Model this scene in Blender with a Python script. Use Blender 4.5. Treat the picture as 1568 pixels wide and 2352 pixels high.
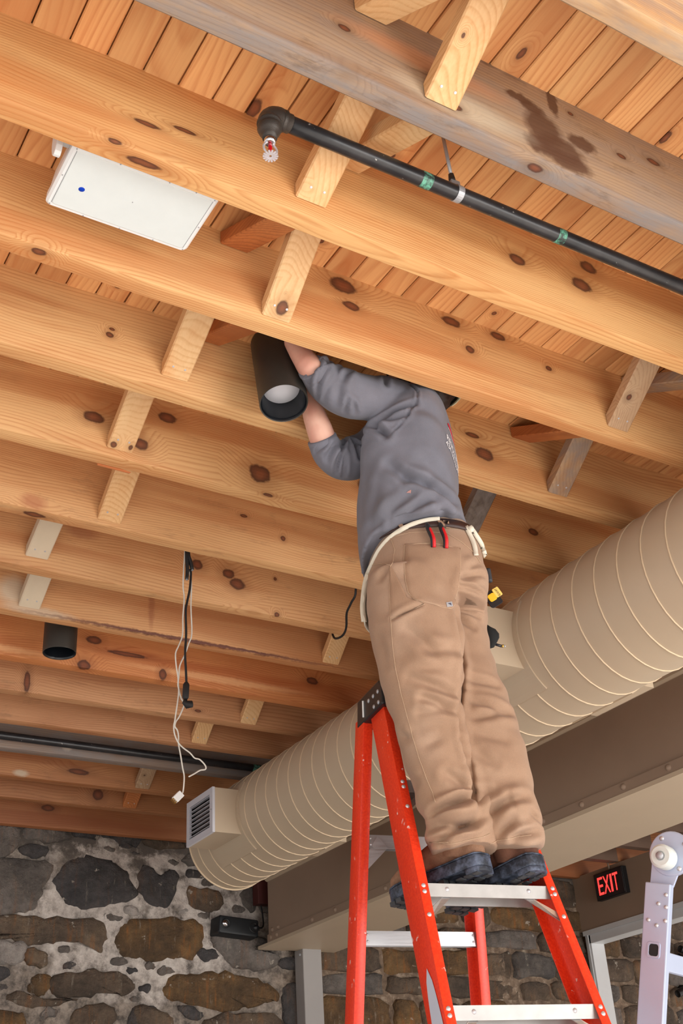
import bpy, bmesh, math, random
import numpy as np
from mathutils import Vector, Matrix, noise
from mathutils.bvhtree import BVHTree
random.seed(7)
rng = np.random.default_rng(7)
for o in list(bpy.data.objects): bpy.data.objects.remove(o, do_unlink=True)
SC = bpy.context.scene
C = SC.collection
# World frame: X along the joists (to the right), Y along the deck boards (away), Z up.
# The lens is at the origin, 1.45 m above the floor; joist undersides are 2.10 m above the lens.
FLOOR = -1.45; U = 2.10; ZD = 2.373; YW = 7.13; JW = .06

# ---------------- camera ----------------
cd = bpy.data.cameras.new('camera'); cam = bpy.data.objects.new('camera', cd); C.objects.link(cam)
cd.sensor_fit = 'VERTICAL'; cd.sensor_height = 36.0; cd.lens = 41.266
cd.clip_start = .05; cd.clip_end = 60
cam.matrix_world = Matrix(((0.85790579, -0.21706183, -0.46570572, 0), (-0.51056837, -0.4617515, -0.7253313, 0),
                           (-0.05759858, 0.86004053, -0.50696419, 0), (0, 0, 0, 1)))
SC.camera = cam
# ---------------- light ----------------
w = bpy.data.worlds.new('daylight'); SC.world = w; w.use_nodes = True
bg = w.node_tree.nodes['Background']; bg.inputs[0].default_value = (1.0, .985, .965, 1); bg.inputs[1].default_value = .62
def area(name, loc, target, sx, sy, power, col=(1, 1, 1)):
    l = bpy.data.lights.new(name, 'AREA'); l.shape = 'RECTANGLE'; l.size = sx; l.size_y = sy; l.energy = power; l.color = col
    o = bpy.data.objects.new(name, l); C.objects.link(o); o.location = loc
    d = Vector(target) - Vector(loc); o.rotation_euler = d.to_track_quat('-Z', 'Y').to_euler(); o['kind'] = 'helper'
    return o
sl_ = bpy.data.lights.new('sun', 'SUN'); sl_.energy = 9.0; sl_.angle = .02; sl_.color = (1, .98, .95)
sun = bpy.data.objects.new('sun', sl_); C.objects.link(sun); sun.rotation_euler = Vector((-.32, .62, -.72)).to_track_quat('-Z', 'Y').to_euler()
area('window_light', (4.6, -4.0, .1), (1.8, 3.2, 1.8), 4.0, 2.4, 170, (1, .985, .96))
SC.view_settings.view_transform = 'Standard'; SC.view_settings.look = 'None'
SC.view_settings.gamma = 1.0; SC.view_settings.use_curve_mapping = False
SC.view_settings.exposure = 0.60

# ---------------- helpers ----------------
def S(r, g, b):
    def f(c):
        c /= 255.0
        return c / 12.92 if c <= .04045 else ((c + .055) / 1.055) ** 2.4
    return (f(r), f(g), f(b), 1)
ROOT = {}
def V3(p): return Vector((p[0], p[1], p[2]))
def obj(name, verts, faces, mat, parent=None, smooth=False, origin=None):
    """one mesh object; verts in world coordinates"""
    off = ROOT.get(parent.name, Vector((0, 0, 0))) if parent else Vector(origin or (0, 0, 0))
    me = bpy.data.meshes.new(name)
    me.from_pydata([(v[0] - off.x, v[1] - off.y, v[2] - off.z) for v in verts], [], faces)
    if mat: me.materials.append(mat)
    if smooth: me.polygons.foreach_set('use_smooth', [True] * len(me.polygons))
    me.update()
    o = bpy.data.objects.new(name, me); C.objects.link(o)
    if parent: o.parent = parent; ROOT[o.name] = off
    else: o.location = off; ROOT[o.name] = off
    return o
def thing(name, label, cat, loc, group=None):
    o = bpy.data.objects.new(name, None); C.objects.link(o); o.location = loc
    o.empty_display_size = .05
    ROOT[o.name] = Vector(loc); o['label'] = label; o['category'] = cat
    if group: o['group'] = group
    return o
def tag(o, label=None, cat=None, group=None, kind=None):
    if label: o['label'] = label
    if cat: o['category'] = cat
    if group: o['group'] = group
    if kind: o['kind'] = kind
    return o
class MB:
    def __init__(s): s.v = []; s.f = []
    def add(s, v, f):
        n = len(s.v); s.v += [tuple(p) for p in v]; s.f += [tuple(i + n for i in q) for q in f]; return s
    def box(s, x0, x1, y0, y1, z0, z1, fr=None):
        c = [(x, y, z) for x in (x0, x1) for y in (y0, y1) for z in (z0, z1)]
        if fr: c = [fr @ Vector(p) for p in c]
        return s.add(c, [(0, 1, 3, 2), (4, 6, 7, 5), (0, 4, 5, 1), (2, 3, 7, 6), (0, 2, 6, 4), (1, 5, 7, 3)])
    def tube(s, pts, r, n=10, cap=True):
        pts = [V3(p) for p in pts]; m = len(pts)
        rs = r if isinstance(r, (list, tuple)) else [r] * m
        t = (pts[1] - pts[0]).normalized()
        a = t.orthogonal().normalized(); v = []
        for i, p in enumerate(pts):
            t = (pts[min(i + 1, m - 1)] - pts[max(i - 1, 0)]).normalized()
            a = (a - t * a.dot(t)).normalized(); b = t.cross(a)
            for k in range(n):
                q = 2 * math.pi * k / n; v.append(p + (a * math.cos(q) + b * math.sin(q)) * rs[i])
        f = [(i * n + k, i * n + (k + 1) % n, (i + 1) * n + (k + 1) % n, (i + 1) * n + k) for i in range(m - 1) for k in range(n)]
        if cap: f += [tuple(range(n - 1, -1, -1)), tuple((m - 1) * n + k for k in range(n))]
        return s.add(v, f)
    def lathe(s, prof, fr, n=32, cap0=False, cap1=False):
        v = []
        for (r, z) in prof:
            for k in range(n):
                q = 2 * math.pi * k / n; v.append(fr @ Vector((r * math.cos(q), r * math.sin(q), z)))
        m = len(prof)
        f = [(i * n + k, i * n + (k + 1) % n, (i + 1) * n + (k + 1) % n, (i + 1) * n + k) for i in range(m - 1) for k in range(n)]
        if cap0: f.append(tuple(range(n - 1, -1, -1)))
        if cap1: f.append(tuple((m - 1) * n + k for k in range(n)))
        return s.add(v, f)
    def prism(s, poly, fr, h):
        n = len(poly); v = [fr @ Vector((x, y, 0)) for x, y in poly] + [fr @ Vector((x, y, h)) for x, y in poly]
        f = [tuple(range(n - 1, -1, -1)), tuple(range(n, 2 * n))] + [(k, (k + 1) % n, n + (k + 1) % n, n + k) for k in range(n)]
        return s.add(v, f)
    def loft(s, rings, cap=True):
        n = len(rings[0]); m = len(rings); v = [p for r in rings for p in r]
        f = [(i * n + k, i * n + (k + 1) % n, (i + 1) * n + (k + 1) % n, (i + 1) * n + k) for i in range(m - 1) for k in range(n)]
        if cap: f += [tuple(range(n - 1, -1, -1)), tuple((m - 1) * n + k for k in range(n))]
        return s.add(v, f)
    def build(s, name, mat, parent=None, smooth=False, origin=None, bevel=0, seg=2, fix=True):
        o = obj(name, s.v, s.f, mat, parent, smooth, origin)
        if bevel or fix:
            bm = bmesh.new(); bm.from_mesh(o.data)
            if fix: bmesh.ops.recalc_face_normals(bm, faces=bm.faces)
            if bevel:
                es = [e for e in bm.edges if len(e.link_faces) == 2 and e.calc_face_angle(0) > .5]
                bmesh.ops.bevel(bm, geom=es, offset=bevel, segments=seg, profile=.5, affect='EDGES', clamp_overlap=True)
            bm.to_mesh(o.data); bm.free()
        return o
def frame(o, z, x=None):
    z = Vector(z).normalized(); x = Vector(x) if x else z.orthogonal()
    x = (x - z * x.dot(z)).normalized(); y = z.cross(x)
    return Matrix(((x.x, y.x, z.x, o[0]), (x.y, y.y, z.y, o[1]), (x.z, y.z, z.z, o[2]), (0, 0, 0, 1)))
def autosmooth(o, ang=.6):
    me = o.data; me.polygons.foreach_set('use_smooth', [True] * len(me.polygons))
    bm = bmesh.new(); bm.from_mesh(me)
    for e in bm.edges:
        if len(e.link_faces) == 2 and e.calc_face_angle(0) > ang: e.smooth = False
    bm.to_mesh(me); bm.free(); return o
def spline(pts, k=6):
    """Catmull-Rom through points"""
    P = [V3(p) for p in pts]; P = [P[0] * 2 - P[1]] + P + [P[-1] * 2 - P[-2]]; out = []
    for i in range(1, len(P) - 2):
        for j in range(k):
            t = j / k; a, b, c, d = P[i - 1], P[i], P[i + 1], P[i + 2]
            out.append(.5 * ((2 * b) + (c - a) * t + (2 * a - 5 * b + 4 * c - d) * t * t + (3 * b - a - 3 * c + d) * t ** 3))
    out.append(P[-2]); return out

# ---------------- materials ----------------
class N:
    def __init__(s, name, rough=.6, metal=0):
        s.m = bpy.data.materials.new(name); s.m.use_nodes = True; s.t = s.m.node_tree; s.n = s.t.nodes; s.l = s.t.links
        s.b = s.n['Principled BSDF']; s.b.inputs['Roughness'].default_value = rough; s.b.inputs['Metallic'].default_value = metal
        s._tc = None
    def set(s, sock, val):
        if hasattr(val, 'links') or isinstance(val, bpy.types.NodeSocket): s.l.new(val, sock)
        elif val is not None: sock.default_value = val
    def tc(s, which='Object'):
        if not s._tc: s._tc = s.n.new('ShaderNodeTexCoord')
        return s._tc.outputs[which]
    def rnd(s): return s.n.new('ShaderNodeObjectInfo').outputs['Random']
    def math(s, op, a, b=None, clamp=False):
        n = s.n.new('ShaderNodeMath'); n.operation = op; n.use_clamp = clamp; s.set(n.inputs[0], a)
        if b is not None: s.set(n.inputs[1], b)
        return n.outputs[0]
    def vmath(s, op, a, b=None):
        n = s.n.new('ShaderNodeVectorMath'); n.operation = op; s.set(n.inputs[0], a)
        if b is not None: s.set(n.inputs['Scale'] if op == 'SCALE' else n.inputs[1], b)
        return n.outputs['Value'] if op in ('LENGTH', 'DOT_PRODUCT') else n.outputs[0]
    def comb(s, x, y, z):
        n = s.n.new('ShaderNodeCombineXYZ'); [s.set(n.inputs[i], v) for i, v in enumerate((x, y, z))]; return n.outputs[0]
    def sep(s, v):
        n = s.n.new('ShaderNodeSeparateXYZ'); s.set(n.inputs[0], v); return n.outputs
    def noise(s, vec, scale, detail=3, rough=.55, col=False):
        n = s.n.new('ShaderNodeTexNoise'); s.set(n.inputs['Vector'], vec); n.inputs['Scale'].default_value = scale
        n.inputs['Detail'].default_value = detail; n.inputs['Roughness'].default_value = rough
        return n.outputs['Color' if col else 'Fac']
    def vor(s, vec, scale, feat='F1'):
        n = s.n.new('ShaderNodeTexVoronoi'); n.feature = feat; s.set(n.inputs['Vector'], vec); n.inputs['Scale'].default_value = scale
        return n.outputs[0]
    def ramp(s, fac, stops):
        n = s.n.new('ShaderNodeValToRGB'); s.set(n.inputs[0], fac); e = n.color_ramp.elements
        while len(e) < len(stops): e.new(.5)
        for el, (p, c) in zip(e, stops): el.position = p; el.color = c if len(c) == 4 else (*c, 1)
        return n.outputs[0]
    def mr(s, v, a, b, c=0, d=1):
        n = s.n.new('ShaderNodeMapRange'); s.set(n.inputs[0], v)
        for i, x in enumerate((a, b, c, d)): n.inputs[i + 1].default_value = x
        return n.outputs[0]
    def mix(s, fac, a, b, mode='MIX'):
        n = s.n.new('ShaderNodeMix'); n.data_type = 'RGBA'; n.blend_type = mode
        s.set(n.inputs[0], fac); s.set(n.inputs[6], a); s.set(n.inputs[7], b); return n.outputs[2]
    def bump(s, h, st=.3, d=.01):
        n = s.n.new('ShaderNodeBump'); n.inputs['Strength'].default_value = st; n.inputs['Distance'].default_value = d
        s.set(n.inputs['Height'], h); s.l.new(n.outputs[0], s.b.inputs['Normal'])
    def out(s, col, rough=None):
        s.set(s.b.inputs['Base Color'], col)
        if rough is not None: s.set(s.b.inputs['Roughness'], rough)
        return s.m
def simple(name, col, rough=.5, metal=0, var=.08, scale=6, bump=0):
    n = N(name, rough, metal); f = n.noise(n.tc(), scale, 4)
    k = n.mr(f, .3, .7, 1 - var, 1 + var)
    c = n.vmath('SCALE', n.comb(*col[:3]), k)
    if bump: n.bump(n.noise(n.tc(), scale * 30, 2), bump, .002)
    return n.out(c)
def wood(name, light, dark, axis='X', ring=26, knots=(), tone=.12, rough=.62, sap=None, stain=(), dirt=0, grey=0, greyface=0, spots=(), heart=.5):
    """sawn lumber: growth rings about a distant pith that runs with the board, fibre noise and knots"""
    n = N(name, rough); p = n.tc(); r = n.rnd()
    x, y, z = n.sep(p)
    if axis == 'Y': x, y = y, x
    if axis == 'Z': x, z = z, x
    off = n.math('MULTIPLY', r, 37.0)
    q = n.comb(n.math('ADD', n.math('MULTIPLY', x, .55), off), n.math('MULTIPLY', y, 2.2), n.math('MULTIPLY', z, 2.2))
    wob = n.vmath('SCALE', n.vmath('SUBTRACT', n.noise(q, 1.6, 2, .5, True), (.5, .5, .5)), .16)
    wx, wy, wz = n.sep(wob)
    py = n.math('ADD', n.math('ADD', y, wy), n.math('MULTIPLY', r, .12)); pz = n.math('ADD', n.math('ADD', z, wz), .09)
    P = n.comb(0.0, py, pz)
    # growth rings bend round each knot
    masks = None
    for (kx, ky, kz, ra, rb) in knots:
        d = n.vmath('SUBTRACT', p, (kx, ky, kz)); rd = max(ra, rb)
        sc = (1 / ra, 1 / rb, 1 / rb) if axis == 'X' else (1 / rb, 1 / ra, 1 / rb)
        d = n.vmath('MULTIPLY', d, sc); m = n.vmath('LENGTH', d)
        masks = m if masks is None else n.math('MINIMUM', masks, m)
    dist = n.vmath('LENGTH', P)
    if masks is not None:
        dist = n.math('ADD', dist, n.mr(masks, .8, 3.6, .05, 0))
    s1 = n.math('FRACT', n.math('MULTIPLY', dist, ring * 4.4))
    late = n.ramp(s1, [(0, (0, 0, 0)), (.45, (.12, .12, .12)), (.82, (1, 1, 1)), (1, (0, 0, 0))])
    fib = n.noise(n.comb(n.math('MULTIPLY', x, 5), n.math('MULTIPLY', y, 150), n.math('MULTIPLY', z, 150)), 1, 2)
    big = n.noise(n.comb(n.math('ADD', n.math('MULTIPLY', x, .9), off), n.math('MULTIPLY', y, 6), n.math('MULTIPLY', z, 6)), 1.3, 3)
    f = n.math('ADD', n.math('MULTIPLY', late, .5), n.mr(fib, .3, .7, -.14, .14))
    c = n.mix(n.math('ADD', f, n.mr(big, .35, .68, -.15, .5), True), light, dark)
    # heartwood runs as broad redder bands along the board
    hn = n.noise(n.comb(n.math('ADD', n.math('MULTIPLY', x, .22), off), n.math('ADD', n.math('MULTIPLY', y, 3.2), n.math('MULTIPLY', wy, 1.2)), n.math('ADD', n.math('MULTIPLY', z, 3.6), n.math('MULTIPLY', wz, 1.2))), 2.1, 2)
    c = n.mix(n.mr(hn, .50, .60, 0, heart), c, tuple(a * b for a, b in zip(dark[:3], (.92, .74, .60))) + (1,))
    k = n.math('ADD', n.mr(r, 0, 1, 1 - tone, 1 + tone), n.mr(big, .3, .7, -.06, .06))
    c = n.vmath('SCALE', c, k)
    if grey:
        g = n.noise(n.comb(n.math('MULTIPLY', x, 2), n.math('MULTIPLY', y, 9), n.math('MULTIPLY', z, 9)), 2.2, 5, .65)
        gm = n.mr(g, .38, .62, max(0, grey - .45), min(1, grey + .3))
        if greyface: gm = n.math('MULTIPLY', gm, n.mr(z, .003, .012, 1, .45))
        c = n.mix(gm, c, S(134, 125, 122))
    if dirt:
        dn = n.noise(n.comb(n.math('ADD', n.math('MULTIPLY', x, 2.5), off), n.math('MULTIPLY', y, 8), n.math('MULTIPLY', z, 8)), 2.1, 5, .7)
        c = n.mix(n.mr(dn, .56, .72, 0, dirt), c, S(92, 66, 46))
    warp = n.vmath('SCALE', n.vmath('SUBTRACT', n.noise(p, 38, 3, .6, True), (.5, .5, .5)), .9)
    for (kx, ky, kz, ra, rb) in stain:
        pp = n.vmath('ADD', p, n.vmath('SCALE', warp, .034))
        d = n.vmath('LENGTH', n.vmath('MULTIPLY', n.vmath('SUBTRACT', pp, (kx, ky, kz)), (1 / ra, 1 / .05, 1 / rb)))
        c = n.mix(n.mr(d, .7, 1.1, .9, 0), c, S(88, 55, 36))
    for (kx, ky, kz, ra, rb, cc_, st_) in spots:
        pp = n.vmath('ADD', p, n.vmath('SCALE', warp, .02))
        d = n.vmath('LENGTH', n.vmath('MULTIPLY', n.vmath('SUBTRACT', pp, (kx, ky, kz)), (1 / ra, 1 / .02, 1 / rb)))
        c = n.mix(n.mr(d, .5, 1.15, st_, 0), c, cc_)
    if masks is not None:
        mm = n.math('ADD', masks, n.mr(n.noise(p, 32, 3), .3, .7, -.13, .13))
        c = n.mix(n.mr(mm, .8, 2.3, .5, 0), c, tuple(a * .62 for a in dark[:3]) + (1,))
        c = n.mix(n.mr(mm, .78, 1.02, .92, 0), c, n.mix(n.mr(mm, .25, .85), S(124, 66, 38), S(66, 31, 18)))
    n.bump(n.math('ADD', n.math('MULTIPLY', late, .4), fib), .22, .0025)
    return n.out(c)
# ---------------- measured layout (metres, world frame) ----------------
KNOTS= {1: [[0.691,0.0,0.097,0.0351,0.0085],[0.787,-0.0,0.126,0.0335,0.0075],[1.795,0.0,0.142,0.0308,0.0204],[2.075,0.0,0.229,0.0354,0.0231],[2.031,0.0,0.143,0.0405,0.0257],[1.358,-0.047,0.0,0.0177,0.0119],[0.617,0.0,0.0,0.0182,0.0083],[0.698,0.03,0.0,0.0464,0.0109]],2: [[1.471,0.0,0.23,0.0502,0.0293],[1.495,0.0,0.161,0.0308,0.0168],[1.866,0.0,0.243,0.0374,0.0195],[2.049,0.0,0.252,0.0319,0.0167],[1.927,0.0,0.154,0.0186,0.0146],[2.247,0.0,0.191,0.0146,0.0102],[1.779,-0.062,0.0,0.0118,0.0123],[0.579,0.02,0.0,0.0214,0.0131],[1.134,-0.063,0.0,0.0228,0.007],[1.142,-0.101,0.0,0.012,0.0125]],3: [[0.91,0.0,0.137,0.0133,0.0108],[0.916,0.0,0.161,0.0104,0.0062],[2.281,0.0,0.111,0.0452,0.0272],[2.239,0.0,0.178,0.0314,0.0109],[1.879,0.0,0.096,0.0199,0.0138]],4: [[1.013,0.0,0.132,0.0372,0.0236],[1.268,-0.0,0.208,0.0371,0.0211],[1.175,0.0,0.075,0.0278,0.0256],[1.613,0.0,0.08,0.0449,0.0396],[1.644,-0.004,0.0,0.024,0.0107],[2.041,0.0,0.147,0.0292,0.0267],[2.831,0.0,0.142,0.0277,0.0165]],5: [[1.934,0.0,0.116,0.0116,0.0121],[0.975,0.033,0.0,0.0413,0.0162],[1.766,0.0,0.175,0.0172,0.008]],6: [[1.759,-0.0,0.16,0.0264,0.0254],[1.898,0.0,0.148,0.0287,0.0236],[1.939,0.0,0.109,0.0369,0.0278],[2.116,0.0,0.171,0.0084,0.0088],[2.119,0.0,0.006,0.0124,0.0108],[2.006,0.0,-0.022,0.0448,0.0128]],8: [[1.624,0.0,0.14,0.0382,0.0211],[1.785,0.0,0.098,0.1021,0.0118],[1.586,0.0,0.011,0.031,0.0277],[1.96,0.0,0.027,0.0206,0.0287],[2.75,0.0,0.124,0.0345,0.0206]],9: [[1.445,0.0,0.053,0.0161,0.0577],[2.306,0.0,0.035,0.0198,0.0077]],0: [[0.989,0.0,-0.018,0.0237,0.0157],[0.984,0.0,0.141,0.0178,0.0104],[1.523,0.029,0.0,0.0239,0.0125],[1.274,0.0,0.047,0.0229,0.012],[1.81,0.0,0.159,0.0179,0.0093],[1.932,0.0,0.199,0.0262,0.0109],[1.656,0.0,0.231,0.0101,0.0066]],12: [[2.113,0.0,0.065,0.0673,0.0175]],13: [[2.367,0.0,0.071,0.0356,0.0341]],14: [[2.216,0.0,0.105,0.0432,0.0226]]}
PK= [[1.457,1.327,0.0101,0.0206],[1.963,1.357,0.0124,0.0242],[0.963,1.779,0.0183,0.036],[1.344,1.745,0.0193,0.0172],[2.342,2.379,0.0179,0.0112],[1.989,2.137,0.0082,0.0102],[1.342,2.107,0.0149,0.0131],[0.906,2.553,0.0093,0.0058]]
STAIN= [[1.548,0.0,0.121,0.064,0.061],[1.596,0.0,0.07,0.077,0.049],[1.524,0.0,0.18,0.042,0.022],[1.599,0.0,0.241,0.019,0.057],[1.61,0.0,0.037,0.081,0.033],[1.484,0.0,0.198,0.047,0.017],[1.672,0.0,0.132,0.052,0.028],[1.52,0.0,0.053,0.046,0.035]]
STONES= [('g',[[1.96,2.109],[2.081,2.103],[2.076,2.013],[2.063,1.959],[2.012,1.926],[1.977,1.917],[1.907,1.917],[1.878,2.102]]),('g',[[2.104,2.111],[2.301,2.117],[2.404,2.078],[2.393,2.046],[2.307,2.033],[2.166,2.024],[2.107,2.039]]),('d',[[2.413,2.124],[2.554,2.122],[2.594,2.094],[2.545,2.053],[2.487,2.061],[2.41,2.072]]),('d',[[2.613,2.105],[2.869,2.113],[2.877,2.082],[2.839,2.035],[2.766,2.029],[2.706,2.055],[2.692,2.081],[2.621,2.075]]),('d',[[2.09,1.996],[2.223,2.002],[2.26,1.987],[2.246,1.933],[2.156,1.92],[2.083,1.931]]),('g',[[1.864,1.885],[2.115,1.905],[2.279,1.894],[2.301,1.843],[2.275,1.783],[2.242,1.734],[2.235,1.665],[2.198,1.607],[2.059,1.588],[1.904,1.59]]),('d',[[2.317,1.791],[2.367,1.871],[2.45,1.937],[2.543,1.959],[2.653,1.941],[2.739,1.893],[2.787,1.83],[2.842,1.75],[2.804,1.712],[2.64,1.675],[2.522,1.654],[2.442,1.655],[2.39,1.709],[2.35,1.759]]),('b',[[1.924,1.564],[2.201,1.573],[2.423,1.574],[2.582,1.582],[2.634,1.545],[2.648,1.494],[2.622,1.408],[2.591,1.41],[2.552,1.439],[2.394,1.454],[2.335,1.435],[2.172,1.417],[2.106,1.447],[1.934,1.455]]),('b',[[2.173,1.406],[2.274,1.383],[2.306,1.346],[2.309,1.308],[2.211,1.294],[2.173,1.341]]),('l',[[1.936,1.434],[2.096,1.43],[2.161,1.417],[2.177,1.363],[2.118,1.307],[2.067,1.3],[1.948,1.311]]),('d',[[1.945,1.285],[2.085,1.29],[2.091,1.226],[1.953,1.201]]),('b',[[2.338,1.228],[2.407,1.252],[2.537,1.283],[2.683,1.277],[2.802,1.264],[2.863,1.216],[2.775,1.148],[2.725,1.169],[2.604,1.155],[2.45,1.13],[2.367,1.154],[2.34,1.196]]),('o',[[2.216,1.235],[2.283,1.259],[2.328,1.249],[2.325,1.159],[2.263,1.136],[2.193,1.161],[2.212,1.203]]),('b',[[2.081,1.147],[2.188,1.15],[2.276,1.126],[2.369,1.117],[2.528,1.126],[2.394,1.097],[2.252,1.062],[2.137,1.086],[2.095,1.111]]),('b',[[2.542,1.078],[2.691,1.108],[2.742,1.061],[2.717,0.948],[2.474,0.946],[2.478,1.056]]),('d',[[2.84,1.079],[2.982,1.098],[3.029,1.038],[3.031,0.951],[2.82,0.949]]),('d',[[2.391,1.311],[2.472,1.352],[2.517,1.31],[2.44,1.288],[2.399,1.292]]),('o',[[1.968,1.047],[2.156,1.05],[2.199,1.015],[2.199,0.943],[1.978,0.941]]),('d',[[2.866,1.802],[2.867,1.874],[2.92,1.928],[2.963,1.908],[2.986,1.873],[3.029,1.899],[3.087,1.917],[3.125,1.893],[3.125,1.846],[3.09,1.764],[3.07,1.691],[3.027,1.676],[2.962,1.691],[2.889,1.752]]),('d',[[3.177,1.89],[3.206,1.926],[3.266,1.917],[3.327,1.914],[3.319,1.887],[3.236,1.874]]),('b',[[3.2,1.798],[3.252,1.818],[3.372,1.809],[3.44,1.793],[3.447,1.72],[3.425,1.685],[3.327,1.673],[3.223,1.694],[3.2,1.745]]),('g',[[3.175,2.032],[3.311,2.05],[3.357,1.999],[3.342,1.963],[3.251,1.956],[3.168,1.964]]),('b',[[2.886,2.094],[3.174,2.112],[3.19,2.061],[2.982,2.037],[2.894,2.057]]),('o',[[2.759,1.559],[2.824,1.578],[2.992,1.609],[3.136,1.611],[3.253,1.61],[3.29,1.567],[3.291,1.477],[3.254,1.424],[3.226,1.379],[3.04,1.369],[2.936,1.358],[2.832,1.376],[2.783,1.393],[2.759,1.472]]),('g',[[3.379,1.591],[3.447,1.607],[3.461,1.536],[3.744,1.53],[3.766,1.498],[3.657,1.447],[3.819,1.427],[3.834,1.402],[3.817,1.355],[3.64,1.33],[3.505,1.344],[3.445,1.413],[3.379,1.474]]),('o',[[3.058,1.194],[3.141,1.282],[3.241,1.273],[3.401,1.297],[3.549,1.295],[3.729,1.25],[3.827,1.189],[3.818,1.15],[3.726,1.129],[3.591,1.108],[3.561,1.083],[3.371,1.073],[3.228,1.113],[3.136,1.129],[3.073,1.158]]),('g',[[3.571,1.809],[3.697,1.851],[3.701,1.681],[3.647,1.685],[3.586,1.749]]),('d',[[3.144,1.093],[3.2,1.109],[3.314,1.048],[3.285,1.017],[3.172,1.04]]),('b',[[2.842,1.093],[2.978,1.09],[3.117,1.033],[3.104,0.944],[2.847,0.942]]),('b',[[3.328,1.048],[3.546,1.067],[3.846,1.066],[3.872,0.951],[3.328,0.946]]),('d',[[3.849,1.409],[3.936,1.419],[4.031,1.409],[4.028,1.336],[3.87,1.331],[3.84,1.356]]),('d',[[3.882,1.228],[3.937,1.243],[4.023,1.238],[4.01,0.952],[3.902,0.951],[3.855,1.113]]),('g',[[3.713,1.845],[3.79,1.768],[3.78,1.685],[3.717,1.689]])]
CORD=[[1.588,3.56,2.1452],[1.592,3.56,2.0659],[1.601,3.56,2.0632],[1.6034,3.56,2.0451],[1.5994,3.56,1.9841],[1.5888,3.56,1.9273],[1.5839,3.56,1.8903],[1.5866,3.56,1.8021],[1.5835,3.56,1.7232],[1.5872,3.56,1.6597],[1.5909,3.56,1.5888]]
STUBS=( [[1.5809,3.55,2.1362],[1.5844,3.55,2.0548],[1.5825,3.55,2.0173]],[[1.5868,3.55,2.1376],[1.5962,3.55,2.0948],[1.6041,3.55,2.0614]])
WHITE1= [[1.5865,3.58,2.1525],[1.5829,3.58,2.0736],[1.5815,3.58,1.9989],[1.5865,3.58,1.9541],[1.5821,3.58,1.8763],[1.5816,3.58,1.8052],[1.567,3.58,1.7588],[1.5554,3.58,1.7264],[1.5586,3.58,1.6798],[1.5665,3.58,1.6345],[1.5661,3.58,1.6087],[1.5696,3.58,1.5883],[1.5669,3.58,1.5526],[1.5603,3.58,1.5043],[1.5566,3.58,1.4753],[1.5528,3.58,1.4526],[1.5563,3.58,1.4249],[1.5702,3.58,1.3968],[1.5901,3.58,1.3795],[1.6152,3.58,1.3649],[1.632,3.58,1.3492],[1.6487,3.58,1.3473],[1.6634,3.58,1.3372],[1.6739,3.58,1.3246],[1.6718,3.58,1.3135],[1.653,3.58,1.3083],[1.6323,3.58,1.2942],[1.6107,3.58,1.2806]]
WHITE2= [[1.5977,3.6,2.165],[1.6017,3.6,2.1301],[1.6168,3.6,2.0718],[1.624,3.6,2.0264],[1.6225,3.6,1.9338],[1.6269,3.6,1.8265],[1.6149,3.6,1.7844],[1.6001,3.6,1.738],[1.5811,3.6,1.6915],[1.5774,3.6,1.644],[1.5758,3.6,1.6263],[1.5794,3.6,1.5973],[1.5884,3.6,1.5673],[1.5992,3.6,1.5523],[1.5972,3.6,1.5375],[1.5808,3.6,1.498],[1.5695,3.6,1.4801],[1.5656,3.6,1.4613],[1.5752,3.6,1.4484],[1.5797,3.6,1.4268],[1.58,3.6,1.4008],[1.5889,3.6,1.3582],[1.5967,3.6,1.3158],[1.6021,3.6,1.2929],[1.6024,3.6,1.2677],[1.5996,3.6,1.2384],[1.5947,3.6,1.2235]]
PLUG= [[1.5926,3.6,1.2262],[1.5627,3.6,1.1944]]
BLACKLOOP= [[2.3235,3.55,2.1327],[2.3282,3.6,2.0917],[2.3425,3.66,2.0762],[2.387,3.74,2.0563],[2.4076,3.8,2.0499],[2.4162,3.86,2.0607],[2.4375,3.925,2.098]]
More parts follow.
